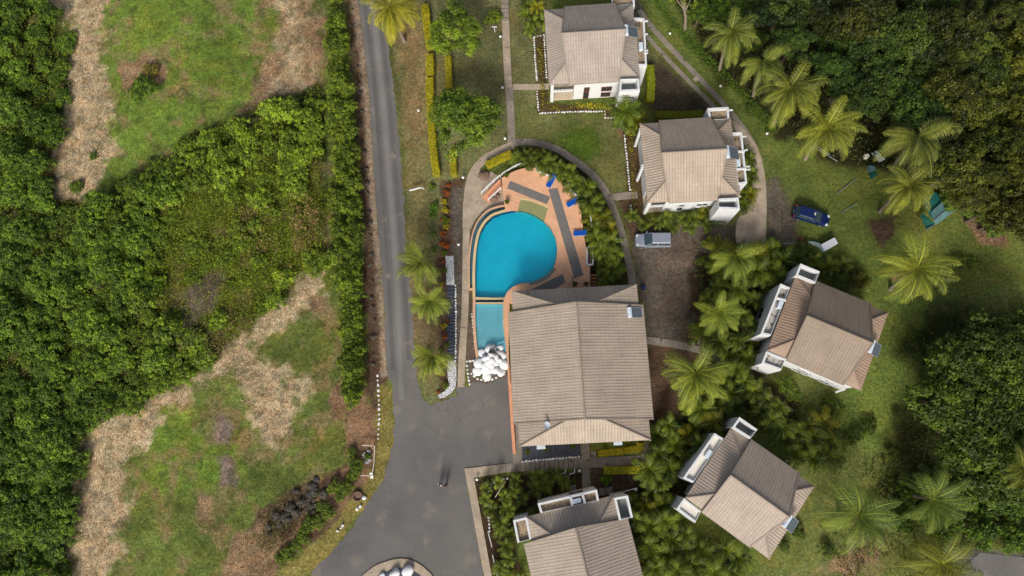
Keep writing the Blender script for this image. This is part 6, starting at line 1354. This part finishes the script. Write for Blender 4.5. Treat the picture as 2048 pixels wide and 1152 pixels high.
# pallet, table, boxes
pl = empty('wooden_pallet', W(1381, 667, 0), 0, 'wooden slatted pallet under the coconut palm right of the parking', 'pallet')
for k in range(9): mb = MB(); a_, b_ = W(1399+k*0+(-20+k*5), 659+k*.4, .3), W(1399+(-22+k*5), 676+k*.4, .3); mb.bar(a_, b_, .14, .05); mb.build('slat', M_wood, pl)
for y in (661, 675): mb = MB(); mb.bar(W(1377, y, .22), W(1420, y+3, .22), .12, .1); mb.build('bearer', M_wood, pl)
tb = empty('garden_table', W(1401, 685, 0), 0, 'grey square garden table beside the side path', 'table')
mb = MB(); c4 = [W(x, y, .72) for x, y in ((1397,677),(1410,680),(1405,693),(1394,688))]; mb.prism([(v.x, v.y) for v in c4], .68, .73, bottom=True); mb.build('top', M_concg, tb)
for v in c4: mb = MB(); mb.bar((v.x*.998+tb.location.x*.002, v.y, 0), (v.x, v.y, .7), .06); mb.build('leg', M_dark, tb)
cb = empty('white_cabinet', W(1659, 489, 0), 0, 'white box shaped cabinet standing on the grass below the blue car', 'cabinet')
mb = MB(); q = wl([(1642,489),(1669,475),(1676,487),(1649,503)], 1.0); mb.prism(q, .12, 1.0); mb.build('body', mottled('mint_render', C(150, 172, 165), .08, 1, .8, 10), cb)
mb = MB(); mb.prism(q, 1.003, 1.05, bottom=True); mb.build('lid', mottled('pale_lid', C(186, 188, 196), .05, 1, .7, 10), cb)
mb = MB(); mb.prism(wl([(1616,482.5),(1628,483),(1643,488),(1641,494),(1628,490),(1616,488)], .6), .3, .6, bottom=True); mb.prism(wl([(1620,484),(1622,484),(1622,487),(1620,487)], .6), 0, .3)
tag(mb.build('old_boat_trailer_arm', M_tank) if False else mb.build('metal_chute', mottled('chute_metal', C(140, 158, 152), .15, 2, .6, 9)), 'pale tapered metal chute left of the white cabinet', 'chute')
mb = MB(); q = wl([(1595,474),(1606,474),(1616,489),(1613,492),(1602,491),(1601,484)], .3); mb.prism(q, .1, .3); tag(mb.build('rusty_sheet', M_rust), 'rusty bent sheet metal left of the pale chute', 'scrap metal')
pole((1567,487),(1598,486),.2,.2,.05,M_steel,'wire','thin wire stretching left from the rusty sheet','wire')
for c4, z, m_, lb, n in (([(1729,309),(1737,307),(1740,312),(1736,316),(1730,315)], .5, M_ivory, 'small beige box under the forest palms', 'storage_box'), ([(1738,330),(1750,332),(1753,340),(1741,344)], .6, M_tealg, 'dark green crate right of the palms, upper', 'crate'), ([(1742,347),(1752,343),(1755,350),(1746,355)], .6, M_teald, 'dark green crate right of the palms, lower', 'crate')):
    mb = MB(); mb.prism(wl(c4, z), 0, z); tag(mb.build(n, m_, bevel=.03), lb, 'box')
for k in range(4):
    pole((1744+k*3, 306-k*1.5),(1760+k*3, 324-k*1.5),.25+k*.03,.25+k*.03,.22,M_tank,'white_pipe','white pipe in the short stack beside the beige box','pipe'); COL.objects[-1]['group'] = 'white pipes stacked by the beige box'
mb = MB(); p = W(1287, 575, .3); mb.lathe((p.x, p.y, 0), [(.25, 0), (.33, .2), (.25, .45), (.05, .5)], 9); tag(mb.build('blue_bundle', M_navy), 'small dark blue bundle on the ground by the top right building corner', 'bundle')
for (x, y, s_) in ((1146, 977, 1), (1204, 984, 1), (1218, 981, 1), (1135, 957, .8), (1187, 908, .8)):
    p = W(x, y, .2); mb = MB(); mb.box((p.x, p.y, .11), (.75*s_, .85*s_, .16), .1); tag(mb.build('paving_slab', M_concg, bevel=.02), 'loose square paving slab in the garden soil beside the walkways', 'slab', 'loose paving slabs')
for x in (1083, 1093, 1113, 1131, 1149):
    mb = MB(); mb.bar(W(x, 938, .15), W(x, 946, .15), .13, .15); mb.bar(W(x, 946, .15), W(x-10, 948, .15), .12, .15); tag(mb.build('white_edging', M_white), 'small white L shaped edging block under the stepped walkway', 'edging', 'white L shaped edging blocks')
tp = MB()
for k in range(5): a_, b_ = W(1003, 8+k*8, 0), W(1018, 8+k*8, 0); tp.box(((a_.x+b_.x)/2, a_.y, .1+.06*(4-k)), (1.0, .48, .2+.12*(4-k)))
tag(tp.build('garden_steps', M_concg), 'concrete steps at the top end of the straight footpath', 'steps')
mu = scatter('mulch_heap', [(1925,442),(2010,452),(2008,488),(1960,484)], 60, M_straw, .3, (.0, .5), .2, .5, (.3, .9), 44)
for a_, b_, lb in (((1990,448),(2012,455),'thin wooden edging pole at the top right of the mulch heap'),((2008,462),(2011,488),'thin wooden edging pole right of the mulch heap')): pole(a_, b_, .2, .2, .1, M_wood, 'edging_pole', lb, 'pole')
